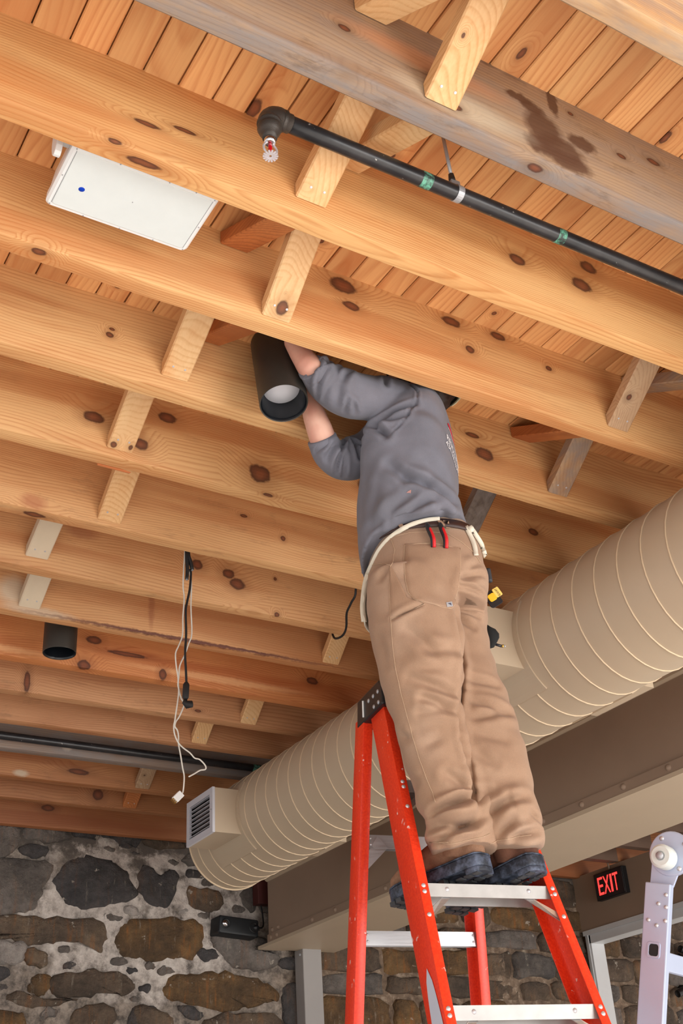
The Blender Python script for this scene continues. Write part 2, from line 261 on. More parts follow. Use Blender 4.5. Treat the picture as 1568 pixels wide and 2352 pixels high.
CR_T=[[[1.7174,2.401,1.1988],[1.8228,2.3383,1.1553],0.012,0.008],[[1.7486,2.3824,1.1457],[1.8272,2.3356,1.1081],0.012,0.01],[[1.737,2.3893,1.1106],[1.7953,2.3546,1.1103],0.01,0.005],[[1.7478,2.3828,1.0288],[1.7837,2.3615,1.0439],0.012,0.004],[[1.7869,2.3596,0.9507],[1.8453,2.3248,0.9097],0.012,0.008],[[1.7563,2.3778,0.8593],[1.8437,2.3258,0.8931],0.011,0.017],[[1.7536,2.3794,0.8268],[1.8334,2.3319,0.8182],0.013,0.018],[[1.767,2.3714,0.7903],[1.8582,2.3172,0.8426],0.011,0.017],[[1.7283,2.3944,0.7897],[1.7731,2.3678,0.7964],0.01,0.006],[[1.8506,2.3217,0.7687],[1.8715,2.3093,0.7578],0.006,0.004],[[1.6879,2.4185,1.0749],[1.7065,2.4074,1.0525],0.01,0.006],[[1.7003,2.4111,0.9701],[1.7183,2.4004,0.9451],0.01,0.006],[[1.7812,2.363,0.7638],[1.8272,2.3356,0.7831],0.012,0.005],[[1.9223,2.4071,1.2381],[1.9942,2.3643,1.2218],0.01,0.006],[[1.9308,2.402,1.1696],[2.0099,2.355,1.1419],0.012,0.008],[[1.9287,2.4033,1.1178],[2.0215,2.3481,1.1374],0.012,0.006],[[1.9142,2.4119,0.9126],[1.9511,2.39,0.9033],0.012,0.006],[[1.9375,2.3981,0.8565],[1.9807,2.3724,0.8808],0.012,0.016],[[1.9864,2.369,0.8804],[2.0197,2.3491,0.8918],0.012,0.01],[[1.982,2.3716,0.79],[2.0351,2.34,0.803],0.01,0.012],[[1.9546,2.3879,0.8018],[1.9865,2.3689,0.8297],0.01,0.01],[[2.0297,2.3432,0.8537],[2.0506,2.3308,0.8355],0.008,0.006],[[1.9269,2.4044,1.0096],[1.9592,2.3852,0.9792],0.012,0.004],[[1.9274,2.4041,1.0741],[1.9904,2.3666,1.0482],0.014,0.004],[[1.8984,2.3864,1.4732],[1.9666,2.3458,1.4686],0.007,0.009],[[1.9113,2.3787,1.4937],[1.9669,2.3456,1.5258],0.008,0.008],[[1.8998,2.3856,1.4589],[1.9559,2.3522,1.4446],0.008,0.006],[[1.8951,2.3883,1.4381],[1.9409,2.3611,1.4036],0.01,0.006],[[1.9181,2.3747,1.5075],[1.9588,2.3505,1.5553],0.01,0.005],[[1.7176,2.3892,1.3327],[1.7913,2.3454,1.2456],0.016,0.007],[[1.6886,2.4064,1.3681],[1.7544,2.3673,1.4009],0.006,0.006],[[1.7357,2.3784,1.5059],[1.7888,2.3468,1.4328],0.02,0.004],[[1.6499,2.4295,1.3373],[1.6629,2.4217,1.2575],0.016,0.004],[[1.7594,2.3643,1.2673],[1.8409,2.3158,1.2782],0.014,0.005],[[1.6985,2.4005,1.2132],[1.8229,2.3265,1.2241],0.014,0.004],[[1.6684,2.4185,1.5034],[1.6804,2.4113,1.5237],0.01,0.005],[[1.8647,2.3483,1.4002],[1.8712,2.3444,1.2808],0.009,0.01],[[1.8712,2.3444,1.2808],[1.8619,2.3499,1.2046],0.009,0.01],[[1.8619,2.3499,1.2046],[1.8468,2.3589,1.1305],0.009,0.01],[[1.8468,2.3589,1.1305],[1.8477,2.3583,1.0451],0.009,0.01],[[1.8477,2.3583,1.0451],[1.8591,2.3516,0.9789],0.009,0.01],[[1.8591,2.3516,0.9789],[1.8645,2.3484,0.9145],0.009,0.01],[[1.8645,2.3484,0.9145],[1.8665,2.3472,0.8574],0.009,0.01]]
CR_H=[[[1.6532,2.3693,2.0011],[1.766,2.3022,2.0454],0.008,0.008],[[1.6578,2.3665,1.9967],[1.7433,2.3157,2.0037],0.006,0.006],[[1.653,2.3694,1.9977],[1.6863,2.3496,1.9512],0.01,0.01],[[1.6851,2.3503,1.8611],[1.7246,2.3268,1.8159],0.014,0.008],[[1.7246,2.3268,1.8159],[1.7775,2.2954,1.7961],0.014,0.01],[[1.7775,2.2954,1.7961],[1.8374,2.2597,1.7535],0.014,0.01],[[1.6412,2.3764,1.6907],[1.7339,2.3213,1.7508],0.016,0.008],[[1.6569,2.3671,1.6834],[1.7893,2.2883,1.7407],0.014,0.009],[[1.6825,2.3518,1.6848],[1.8165,2.2721,1.7041],0.012,0.009],[[1.7016,2.3405,1.6929],[1.7648,2.3029,1.7265],0.01,0.005],[[1.6257,2.3856,1.6267],[1.6366,2.3792,1.5803],0.01,0.008],[[1.6948,2.3445,2.1526],[1.6949,2.3445,2.1169],0.008,0.006],[[1.6243,2.3865,1.8784],[1.6114,2.3942,1.7368],0.02,0.004],[[1.6536,2.369,1.8142],[1.6285,2.384,1.6728],0.016,0.004],[[1.7589,2.3064,2.1465],[1.7741,2.2973,2.0869],0.0035,0.003],[[1.7741,2.2973,2.0869],[1.7705,2.2995,2.0556],0.0035,0.003],[[1.7705,2.2995,2.0556],[1.7376,2.3191,1.992],0.0035,0.003],[[1.7376,2.3191,1.992],[1.6959,2.3439,1.9505],0.003,0.002],[[1.7557,2.3083,2.0391],[1.8263,2.2663,2.0067],0.02,0.004],[[1.8019,2.2808,1.724],[1.8394,2.2585,1.6743],0.012,0.006],[[1.7757,2.2964,1.8617],[1.8303,2.2639,1.8056],0.02,0.004],[[1.4505,2.3967,2.0698],[1.5242,2.3529,2.1511],0.007,0.007],[[1.4642,2.3886,2.0416],[1.503,2.3655,2.1091],0.006,0.008],[[1.437,2.4047,2.1074],[1.4732,2.3832,2.1608],0.005,0.004],[[1.5592,2.3321,2.1239],[1.5421,2.3422,2.082],0.008,0.006],[[1.4528,2.3953,2.0757],[1.4598,2.3912,2.0359],0.006,0.006],[[1.4812,2.3785,2.1478],[1.5286,2.3503,2.154],0.006,0.004],[[1.5336,2.3473,2.0825],[1.5244,2.3528,2.0225],0.012,0.004],[[1.5911,2.3131,2.0848],[1.582,2.3185,2.0367],0.02,0.003],[[1.6615,2.5273,2.0341],[1.6388,2.5408,1.98],0.006,0.008],[[1.6768,2.5182,2.03],[1.6909,2.5098,1.9643],0.006,0.009],[[1.6045,2.5612,1.9518],[1.6473,2.5358,2.0164],0.007,0.007],[[1.6222,2.5507,1.9083],[1.646,2.5365,1.9918],0.007,0.008],[[1.6412,2.5394,1.895],[1.6512,2.5334,1.9639],0.007,0.007],[[1.5768,2.5777,1.9719],[1.6082,2.559,1.9851],0.006,0.005],[[1.6853,2.5131,2.0232],[1.7033,2.5025,1.988],0.006,0.006]]
POCKET=[[[1.7459,2.3956,1.6207],[1.881,2.3152,1.5988]],[[1.7396,2.3994,1.5629],[1.8755,2.3185,1.5398]],[[1.7355,2.4018,1.5074],[1.8665,2.3239,1.4779]],[[1.7369,2.401,1.4688],[1.8564,2.3299,1.4376]],[[1.7458,2.3957,1.4464],[1.849,2.3343,1.4138]],[[1.7617,2.3862,1.4345],[1.84,2.3397,1.4063]]]
POCKTOP=[[1.746,2.3955,1.6221],[1.7798,2.3755,1.6256],[1.8121,2.3562,1.6248],[1.8438,2.3374,1.617],[1.881,2.3152,1.5988]]
FLAP=[[[1.6909,2.4051,1.5408],[1.6951,2.4025,1.5406]],[[1.6863,2.4078,1.4723],[1.7276,2.3832,1.4357]],[[1.6818,2.4105,1.4052],[1.7577,2.3653,1.4202]],[[1.6817,2.4105,1.3734],[1.7646,2.3612,1.4157]]]
SEAMS=[[[1.7074,2.4069,1.6417],[1.7152,2.4022,1.5983],[1.7082,2.4064,1.5593],[1.6986,2.4121,1.5432],[1.6911,2.4166,1.4638],[1.6878,2.4185,1.3834],[1.6876,2.4187,1.3047],[1.6914,2.4164,1.2277],[1.699,2.4119,1.1647],[1.7085,2.4063,1.1027],[1.7197,2.3996,1.03],[1.7307,2.393,0.9706],[1.7429,2.3858,0.9179],[1.7539,2.3792,0.8775],[1.7567,2.3776,0.8548]],[[1.7182,2.4005,1.641],[1.7545,2.3789,1.6501],[1.7977,2.3532,1.6501],[1.8457,2.3246,1.6425],[1.8807,2.3038,1.6115],[1.9096,2.2866,1.5768],[1.9245,2.2777,1.5448]],[[1.7399,2.3876,1.6138],[1.7326,2.3919,1.5577],[1.7302,2.3933,1.4954],[1.7338,2.3912,1.4582],[1.7467,2.3835,1.4356],[1.7639,2.3733,1.4278],[1.7844,2.3611,1.4223],[1.8114,2.345,1.4084],[1.8348,2.3311,1.4015],[1.8454,2.3248,1.4156],[1.8585,2.317,1.4662],[1.8691,2.3107,1.5345],[1.8744,2.3075,1.5905]],[[1.7395,2.3878,1.6081],[1.7731,2.3678,1.6115],[1.8053,2.3487,1.6108],[1.8368,2.3299,1.603],[1.8729,2.3084,1.5864]],[[1.7359,2.39,1.5295],[1.7662,2.3719,1.5234],[1.8079,2.3471,1.515],[1.8644,2.3135,1.5071]],[[1.6558,2.4376,1.5558],[1.6782,2.4243,1.5557],[1.6988,2.412,1.546]],[[1.6874,2.4188,1.3781],[1.7092,2.4058,1.3926],[1.7339,2.3911,1.4043],[1.7466,2.3836,1.4061],[1.7706,2.3693,1.4206]],[[1.7327,2.3918,0.738],[1.7799,2.3638,0.7435],[1.8274,2.3355,0.7511],[1.8731,2.3083,0.7567]],[[1.8719,2.309,0.7287],[1.9106,2.286,0.7401],[1.9674,2.2522,0.7439]]]
LOOPS=[[[1.7362,2.4014,1.6966],[1.7495,2.3935,1.655]],[[1.846,2.3594,1.6971],[1.8621,2.3498,1.6682]]]
HEMZ=[1.6123,1.6909,1.7176]
BELTZ=[1.6655,1.699]
STRAP=[[1.6434,2.4449,1.5081],[1.6579,2.4363,1.5543],[1.6779,2.4245,1.6008],[1.7038,2.409,1.6362],[1.7337,2.3913,1.6616],[1.7675,2.3711,1.6796],[1.8064,2.348,1.6901],[1.8337,2.3317,1.6912]]
APRON=[[1.7215,2.5265,1.6211],[1.7059,2.5358,1.5816],[1.696,2.5417,1.5437],[1.6893,2.5457,1.5018],[1.6862,2.5476,1.4671],[1.6872,2.547,1.4284]]
TAILS=[[[1.9266,2.3463,1.6894],[1.9361,2.3407,1.6505],[1.9407,2.338,1.6182],[1.9403,2.3382,1.5923]],[[1.9535,2.3652,1.7042],[1.9673,2.3571,1.6736],[1.9813,2.3487,1.6476],[1.9919,2.3424,1.6206],[1.9885,2.3445,1.6092],[1.9834,2.3475,1.6241]]]
KNOT=[[1.9354,2.3411,1.677]]
HEADC=[1.8999,2.4205,2.259]
TXT=[[1.873,2.3084,1.9626]]
PLIERS=[[[1.801,2.357,1.6688],[1.8035,2.3555,1.6469],[1.8088,2.3524,1.6192],[1.8092,2.3522,1.5978]],[[1.8324,2.3383,1.6681],[1.8347,2.337,1.6448],[1.8388,2.3345,1.6172],[1.8389,2.3345,1.593]]]
TAPE=[[2.0961,2.4434,1.5821],[2.1121,2.4339,1.5516],[2.092,2.4459,1.5647],[2.0831,2.4511,1.5346],[2.0875,2.4485,1.6198],[2.0894,2.4474,1.6048]]
KNIFE=[[[2.0991,2.4416,1.5834],[2.1115,2.4343,1.5554]],[[2.0835,2.4509,1.5554],[2.0982,2.4422,1.549]],[[2.0956,2.4553,1.6536],[2.0968,2.4546,1.611]]]
POUCH=[[2.0782,2.4774,1.4821],[2.0895,2.4706,1.4707],[2.1011,2.4637,1.4628],[2.1091,2.459,1.4464],[2.1082,2.4595,1.4325],[2.1004,2.4641,1.4173],[2.0903,2.4701,1.4006],[2.0775,2.4777,1.3962],[2.0711,2.4816,1.4001],[2.0719,2.4811,1.4349]]
PEN=[[2.0918,2.4692,1.4144],[2.1127,2.4568,1.4043],[2.1183,2.4535,1.4048],[2.1236,2.4504,1.4027]]
TEAR=[[1.7302,2.3235,1.7556]]
P_PELVIS=[[1.8768,2.4691,1.7442,0.1231,0.1047],[1.8769,2.4691,1.7095,0.1416,0.1218],[1.8737,2.471,1.6693,0.1578,0.1389],[1.8709,2.4726,1.6135,0.1702,0.1532],[1.8695,2.4734,1.5556,0.179,0.1647],[1.8671,2.4749,1.5058,0.1784,0.1605],[1.8647,2.4763,1.4637,0.1683,0.1431]]
P_LEG_L=[[1.792,2.4497,1.5422,0.1252,0.1127],[1.7895,2.4512,1.4447,0.1303,0.1172],[1.7924,2.4436,1.374,0.1281,0.1153],[1.7935,2.443,1.3074,0.1243,0.1119],[1.7977,2.4463,1.2325,0.1146,0.1055],[1.8028,2.4549,1.1626,0.0993,0.0943],[1.815,2.4593,1.0921,0.0902,0.0857],[1.8371,2.4694,1.026,0.0909,0.0864],[1.8527,2.4718,0.9587,0.0861,0.0818],[1.8635,2.477,0.9081,0.0816,0.0775],[1.8713,2.4723,0.8841,0.0848,0.0805],[1.8849,2.4701,0.8534,0.085,0.0825],[1.8892,2.4734,0.8258,0.0906,0.0878],[1.8965,2.4749,0.7982,0.0891,0.0865],[1.897,2.4745,0.7732,0.0876,0.085]]
P_LEG_R=[[1.9909,2.506,1.6114,0.1037,0.0933],[1.9777,2.5138,1.5098,0.1107,0.0996],[1.9709,2.512,1.4363,0.1061,0.0955],[1.967,2.5086,1.3644,0.1074,0.0967],[1.9679,2.5022,1.2816,0.1142,0.1005],[1.9826,2.4877,1.2014,0.1134,0.0963],[1.9845,2.4632,1.1167,0.1126,0.0923],[1.9861,2.4448,1.0367,0.112,0.0896],[1.9881,2.432,0.962,0.1074,0.0859],[1.9932,2.4231,0.9061,0.0993,0.0814],[2.0089,2.4196,0.8783,0.0937,0.0797],[2.0141,2.4223,0.8526,0.0935,0.0841],[2.013,2.4288,0.8194,0.089,0.0819],[2.0211,2.4298,0.7973,0.0836,0.0794],[2.0253,2.4331,0.7813,0.08,0.076]]
P_TORSO=[[1.8475,2.4865,1.7311,0.1664,0.1664],[1.8393,2.4914,1.765,0.1612,0.1693],[1.8381,2.4921,1.8112,0.1569,0.1726],[1.8439,2.4887,1.8497,0.1585,0.1822],[1.8471,2.4751,1.8981,0.1585,0.1902],[1.8464,2.4639,1.9392,0.1543,0.1929],[1.8457,2.4527,1.9887,0.1469,0.191],[1.8454,2.4412,2.0355,0.1373,0.1785],[1.8477,2.4282,2.0775,0.1282,0.1692],[1.8516,2.4201,2.1102,0.1142,0.1553],[1.8496,2.4154,2.1367,0.0938,0.1313],[1.8469,2.417,2.1639,0.0692,0.1004],[1.8445,2.4185,2.1878,0.041,0.0615]]
P_SLEEVE_L=[[1.8151,2.401,2.1199,0.0679],[1.7724,2.3857,2.1196,0.0714],[1.7263,2.384,2.1186,0.0696],[1.6664,2.3905,2.1084,0.0704],[1.599,2.3841,2.0921,0.0708],[1.5443,2.3817,2.0936,0.069],[1.5047,2.382,2.1081,0.0623],[1.4672,2.3635,2.1087,0.0514],[1.4372,2.3465,2.114,0.0434]]
P_SLEEVE_R=[[1.8307,2.5198,2.1244,0.0669],[1.7607,2.5498,2.0468,0.066],[1.706,2.559,1.9956,0.0638],[1.6599,2.5632,1.9801,0.0593],[1.6234,2.5616,1.9865,0.0537],[1.5952,2.5493,1.9983,0.0481],[1.5768,2.5369,2.0176,0.0454]]
P_ARM_L=[[1.8151,2.401,2.1199,0.0516],[1.6664,2.3905,2.1084,0.0504],[1.5443,2.3817,2.0936,0.0494],[1.449,2.3569,2.114,0.0397],[1.4238,2.3661,2.1569,0.0348],[1.4114,2.385,2.2068,0.0299],[1.4062,2.3998,2.2437,0.0275]]
P_ARM_R=[[1.8307,2.5198,2.1244,0.053],[1.706,2.559,1.9956,0.0462],[1.6234,2.5616,1.9865,0.043],[1.5873,2.5424,2.0111,0.0414],[1.5626,2.528,2.0481,0.0401],[1.5415,2.5172,2.0837,0.0361],[1.5316,2.5173,2.1298,0.0309],[1.5245,2.5157,2.1596,0.0283]]
P_HEAD=[[1.9109,2.4255,2.3261]]
M = {}
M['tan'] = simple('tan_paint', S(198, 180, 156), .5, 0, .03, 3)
M['tan_dark'] = simple('header_tan_and_web_shade', S(154, 132, 114), .55, 0, .05, 3)  # header tan; on the girder web its darker tone is painted shade
M['bead'] = simple('seam_paint', S(214, 192, 162), .45, 0, .02)
M['white'] = simple('white_plastic', S(238, 241, 243), .38, 0, .015)
M['grille_cloth'] = simple('white_mesh_cloth', S(226, 233, 234), .6, 0, .02, 14)
M['blue'] = simple('blue_badge', S(14, 66, 190), .3)
M['offwhite'] = simple('register_enamel', S(214, 216, 226), .35, 0, .02)
M['black'] = simple('black_paint', S(22, 22, 24), .42, 0, .1)
M['blackpipe'] = None
M['can'] = simple('textured_bronze_black', S(58, 54, 49), .42, .25, .12, 9, .1)
M['caninner'] = simple('black_baffle', S(14, 18, 24), .3)
M['lens'] = simple('frosted_lens', S(226, 228, 238), .4)
M['rubber'] = simple('black_rubber', S(28, 28, 30), .6)
M['wire'] = simple('white_wire', S(226, 224, 216), .45)
M['steel'] = simple('galvanised_steel', S(176, 178, 184), .4, .35, .12, 20)
M['chrome'] = simple('chrome', S(215, 215, 220), .14, 1, .03)
M['iron'] = simple('malleable_iron', S(74, 68, 64), .45, .5, .25, 18, .3)
M['red'] = simple('red_bulb', S(190, 20, 30), .15)
M['concrete'] = simple('concrete', S(196, 192, 186), .8, 0, .08, 2, .3)
M['grey_paint'] = simple('grey_column_paint', S(158, 154, 152), .5, 0, .04, 3)
M['nail'] = simple('nail_steel', S(206, 206, 212), .32, .45)
def mk_alum():
    n = N('mill_aluminium', .34, .85); p = n.tc(); x, y, z = n.sep(p)
    f = n.noise(n.comb(n.math('MULTIPLY', x, 4), n.math('MULTIPLY', y, 4), n.math('MULTIPLY', z, 90)), 2, 3)
    s = n.noise(p, 9, 4, .6)
    c = n.mix(n.mr(f, .3, .7, .0, .5), S(214, 214, 216), S(176, 177, 182)); c = n.mix(n.mr(s, .6, .72, 0, .45), c, S(128, 126, 124))
    return n.out(c, n.mr(f, .3, .7, .28, .45))
M['alum'] = mk_alum()
M['alum_dull'] = simple('dull_step_aluminium', S(172, 170, 168), .42, .55, .1, 18)
M['alum_cool'] = simple('bright_cool_aluminium', S(192, 203, 228), .36, .4, .04, 5)
def mk_orange():
    n = N('orange_fibreglass', .36); p = n.tc(); f = n.noise(p, 160, 2)
    c = n.mix(n.mr(f, .35, .65), S(243, 66, 30), S(228, 50, 22))
    sp = n.noise(p, 34, 3, .6); x, y, z = n.sep(p)
    st = n.noise(n.comb(n.math('MULTIPLY', x, 60), n.math('MULTIPLY', y, 60), n.math('MULTIPLY', z, 11)), 1.0, 2)
    c = n.mix(n.math('MULTIPLY', n.mr(sp, .64, .68, 0, .85), n.mr(st, .5, .6)), c, S(245, 226, 220))
    return n.out(c)
M['orange'] = mk_orange()
def mk_pipe():
    n = N('black_steel_pipe', .33, .2); p = n.tc(); f = n.noise(p, 7, 5, .7)
    c = n.mix(n.mr(f, .3, .75), S(30, 32, 36), S(62, 60, 62)); s = n.noise(p, 60, 3, .6)
    c = n.mix(n.mr(s, .7, .76, 0, .9), c, S(190, 188, 184)); return n.out(c)
M['blackpipe'] = mk_pipe()
def mk_teal():
    n = N('sprayed_teal_mark', .45); f = n.noise(n.tc(), 55, 4, .65); x, y, z = n.sep(n.tc())
    return n.out(n.mix(n.mr(f, .42, .62), S(44, 56, 54), S(112, 186, 160)))
M['teal'] = mk_teal()
def mk_stone(name, a, b, cc, och):
    n = N(name, .85); p = n.vmath('ADD', n.tc(), n.vmath('SCALE', n.comb(1.0, 1.0, 1.0), n.math('MULTIPLY', n.rnd(), 40)))
    x, y, z = n.sep(p); big = n.noise(p, 3.2, 5, .65); fine = n.noise(p, 26, 5, .7)
    streak = n.noise(n.comb(n.math('MULTIPLY', x, 30), y, n.math('MULTIPLY', z, 3.2)), 1, 4, .65)
    mid = n.noise(p, 9, 6, .75)
    c = n.ramp(big, [(.3, a), (.5, b), (.72, cc)])
    c = n.mix(n.mr(mid, .38, .62, .55, 0), c, n.vmath('SCALE', c, .38))
    c = n.mix(n.mr(fine, .35, .7, 0, .5), c, n.vmath('SCALE', c, .5))
    c = n.mix(n.mr(n.math('MULTIPLY', streak, n.mr(big, .3, .7, .8, 1.2)), .56, .70, 0, och), c, S(156, 98, 48))
    c = n.mix(n.math('MULTIPLY', n.mr(streak, .24, .40, .8, 0), n.mr(fine, .46, .60)), c, S(184, 172, 156))
    c = n.mix(n.mr(n.noise(p, 14, 4, .6), .66, .71, 0, .85), c, S(196, 186, 172))
    n.bump(n.math('ADD', n.math('MULTIPLY', big, .6), n.math('ADD', fine, mid)), 1.0, .03)
    return n.out(c)
M['stone_d'] = mk_stone('dark_blue_stone', S(65, 63, 65), S(92, 88, 88), S(108, 99, 94), .12)
M['stone_g'] = mk_stone('grey_stone', S(88, 83, 81), S(126, 117, 110), S(158, 149, 142), .2)
M['stone_b'] = mk_stone('brown_stone', S(81, 70, 61), S(117, 99, 83), S(144, 122, 99), .42)
M['stone_o'] = mk_stone('ochre_stone', S(83, 67, 51), S(126, 97, 65), S(169, 131, 83), .7)
M['stone_l'] = mk_stone('pale_stone', S(144, 135, 128), S(180, 171, 164), S(210, 201, 194), .1)
def mk_mortar():
    n = N('lime_mortar', .9); p = n.tc(); x, y, z = n.sep(p)
    a = n.noise(p, 4.5, 6, .7); b = n.noise(p, 17, 5, .7); c0 = n.noise(p, 1.5, 3)
    c = n.ramp(b, [(.3, S(150, 140, 132)), (.5, S(196, 186, 178)), (.7, S(222, 214, 206))])
    c = n.mix(n.mr(a, .49, .62, 0, .88), c, n.mix(n.mr(b, .4, .6), S(70, 64, 60), S(132, 122, 112)))
    # fresh lime pointing only round the middle of the wall; elsewhere the joints are dirty
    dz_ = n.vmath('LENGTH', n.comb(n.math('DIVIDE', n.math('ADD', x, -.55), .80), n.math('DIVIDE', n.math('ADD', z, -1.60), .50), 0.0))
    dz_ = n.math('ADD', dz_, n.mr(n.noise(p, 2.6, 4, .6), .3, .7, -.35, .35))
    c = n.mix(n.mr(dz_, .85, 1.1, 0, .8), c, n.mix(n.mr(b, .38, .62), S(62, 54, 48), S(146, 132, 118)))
    # the lime pointing stops by the steel column; beyond it the joints are raked-out earth
    right = n.mr(n.math('ADD', x, n.mr(c0, .3, .7, -.25, .25)), 1.52, 1.72)
    c = n.mix(right, c, n.ramp(b, [(.3, S(84, 68, 56)), (.55, S(132, 112, 94)), (.75, S(190, 174, 154))]))
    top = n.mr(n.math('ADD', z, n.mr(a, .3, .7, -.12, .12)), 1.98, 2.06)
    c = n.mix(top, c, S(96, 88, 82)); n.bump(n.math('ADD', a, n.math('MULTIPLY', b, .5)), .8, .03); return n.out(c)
M['mortar'] = mk_mortar()
LIGHT = S(226, 174, 112); DARK = S(186, 112, 54)
M['brace'] = wood('pale_brace_lumber', S(232, 192, 142), S(206, 152, 98), 'Y', 22, (), .08, heart=.2)
M['brace_grey'] = wood('weathered_brace_lumber', S(186, 152, 116), S(150, 112, 80), 'Y', 22, (), .05, grey=.4)
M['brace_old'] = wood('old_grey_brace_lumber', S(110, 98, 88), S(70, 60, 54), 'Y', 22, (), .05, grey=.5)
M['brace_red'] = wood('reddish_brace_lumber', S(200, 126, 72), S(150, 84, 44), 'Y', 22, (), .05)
M['brace_tan'] = simple('overspray_tan_paint', S(208, 192, 168), .6, 0, .05, 12)

# ---------------- structure: floor, deck, wall ----------------
tag(MB().box(-3.4, 10.2, -6, 7.6, FLOOR - .1, FLOOR).build('floor', M['concrete']), kind='structure')
ceil = MB().box(-2.2, 9.6, -1.6, 7.5, ZD + .024, ZD + .12).build('ceiling', wood('light_block_subfloor', S(120, 80, 48), S(80, 50, 30), 'Y'))  # dark slab added above the planks to block light
tag(ceil, kind='structure')
x0 = .402 - .0915 * 28; k = 0
PL = {}
for (px, py, a, b) in PK: PL.setdefault(int((px - x0) // .0915), []).append((px, py, a, b))
plank_mat = wood('pine_decking', S(226, 171, 114), S(196, 128, 76), 'Y', 16, (), .13, heart=.35)
pv = [(-.0437, 0), (.0437, 0), (.0437, .004), (.0437, .0235), (-.0437, .0235), (-.0437, .004)]
pm = None
while x0 + .0915 * k < 9.5:
    xc = x0 + .0915 * (k + .5)
    if k in PL:
        mt = wood('pine_decking_with_knot', S(226, 171, 114), S(196, 128, 76), 'Y', 16, [(px - xc, py + 1.5, 0, b, a) for (px, py, a, b) in PL[k]], .1)
    else: mt = plank_mat
    dz = random.uniform(-.0015, .0015); gap = random.uniform(.0012, .0026)
    b = MB(); h = .04575 - gap
    prof = [(-h, .0035), (-h + .003, 0), (h - .003, 0), (h, .0035), (h, .022), (-h, .022)]
    b.loft([[(xc + u, yy, ZD + vv + dz) for u, vv in prof] for yy in (-1.5, 7.4)])
    o = b.build('plank', mt, None, origin=(xc, -1.5, ZD)); o.parent = ceil
    o.location = (xc, -1.5, ZD)
    k += 1

# rubble wall: mortar bed plus single stones
def wall_y(x, z): return YW + .018 * (noise.noise((x * 5, 0, z * 5)) + .5 * noise.noise((x * 13, 3, z * 13)))
xs = np.arange(-1.2, 9.61, .045); zs = np.arange(FLOOR, ZD + .02, .045)
v = [(x, wall_y(x, z) - .012, z) for z in zs for x in xs]; nx = len(xs)
f = [(j * nx + i, j * nx + i + 1, (j + 1) * nx + i + 1, (j + 1) * nx + i) for j in range(len(zs) - 1) for i in range(nx - 1)]
nb = len(v); v += [(-1.2, YW + .3, FLOOR), (9.6, YW + .3, FLOOR), (9.6, YW + .3, zs[-1]), (-1.2, YW + .3, zs[-1])]
f.append((nb, nb + 3, nb + 2, nb + 1))
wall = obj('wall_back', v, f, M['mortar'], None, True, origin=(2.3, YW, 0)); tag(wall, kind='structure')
def stone(poly, mat, proud=.035, it=2):
    P = np.array(poly, float); cen = P.mean(0)
    for _ in range(it):                                   # round the outline and roughen it
        Q = np.roll(P, -1, 0); P = np.stack([P * .75 + Q * .25, P * .25 + Q * .75], 1).reshape(-1, 2)
    sd = rng.uniform(0, 99)
    P = np.array([p + .021 * np.array([noise.noise((p[0] * 16, sd, p[1] * 16)) + .5 * noise.noise((p[0] * 45, sd, p[1] * 45)), noise.noise((p[0] * 16, sd + 9, p[1] * 16)) + .5 * noise.noise((p[0] * 45, sd + 9, p[1] * 45))]) for p in P])
    n = len(P); rings = []
    for s_, d in ((1.03, -.03), (1.0, .35), (.93, .85), (.72, 1.0), (.4, 1.04)):
        rings.append([(cen[0] + (p[0] - cen[0]) * s_, YW - proud * d - (.014 * noise.noise((p[0] * s_ * 9 + sd, sd, p[1] * s_ * 9)) if d > .5 else 0), cen[1] + (p[1] - cen[1]) * s_) for p in P])
    v = [p for r in rings for p in r] + [(cen[0], YW - proud * 1.05, cen[1])]
    f = [(i * n + k, i * n + (k + 1) % n, (i + 1) * n + (k + 1) % n, (i + 1) * n + k) for i in range(4) for k in range(n)]
    f += [(4 * n + k, 4 * n + (k + 1) % n, 5 * n) for k in range(n)]
    a = sum(P[i][0] * P[(i + 1) % n][1] - P[(i + 1) % n][0] * P[i][1] for i in range(n))
    if a < 0: f = [q[::-1] for q in f]
    o = obj('stone', v, f, mat, wall, True)
    return o
cens = []
for kd, poly in STONES:
    P_ = np.array(poly); c_ = P_.mean(0); cens.append((P_, c_)); stone((c_ + (P_ - c_) * 1.09).tolist(), M['stone_' + kd], rng.uniform(.025, .05))
def inside(p, P_):
    x, z = p; r = False; n = len(P_)
    for i in range(n):
        (xa, za), (xb, zb) = P_[i], P_[i - 1]
        if (za > z) != (zb > z) and x < (xb - xa) * (z - za) / (zb - za) + xa: r = not r
    return r
small = 0; tries = 0
while small < 34 and tries < 4000:                       # rubble chips bedded in the mortar between the big stones
    tries += 1; c_ = np.array((rng.uniform(1.9, 3.95), rng.uniform(.95, 2.06))); r_ = rng.uniform(.022, .06)
    pts = [c_ + np.array((math.cos(q) * r_ * rng.uniform(1.0, 1.9), math.sin(q) * r_ * rng.uniform(.6, .95))) for q in np.linspace(0, 2 * math.pi, 8)[:-1]]
    if any(inside(p, P_) for P_, _ in cens for p in pts + [c_]) or any(inside(p, np.array(pts)) for P_, _ in cens for p in P_): continue
    cens.append((np.array(pts), c_)); stone([tuple(p) for p in pts], M['stone_' + 'lgglgd'[rng.integers(6)]], rng.uniform(.012, .03)); small += 1
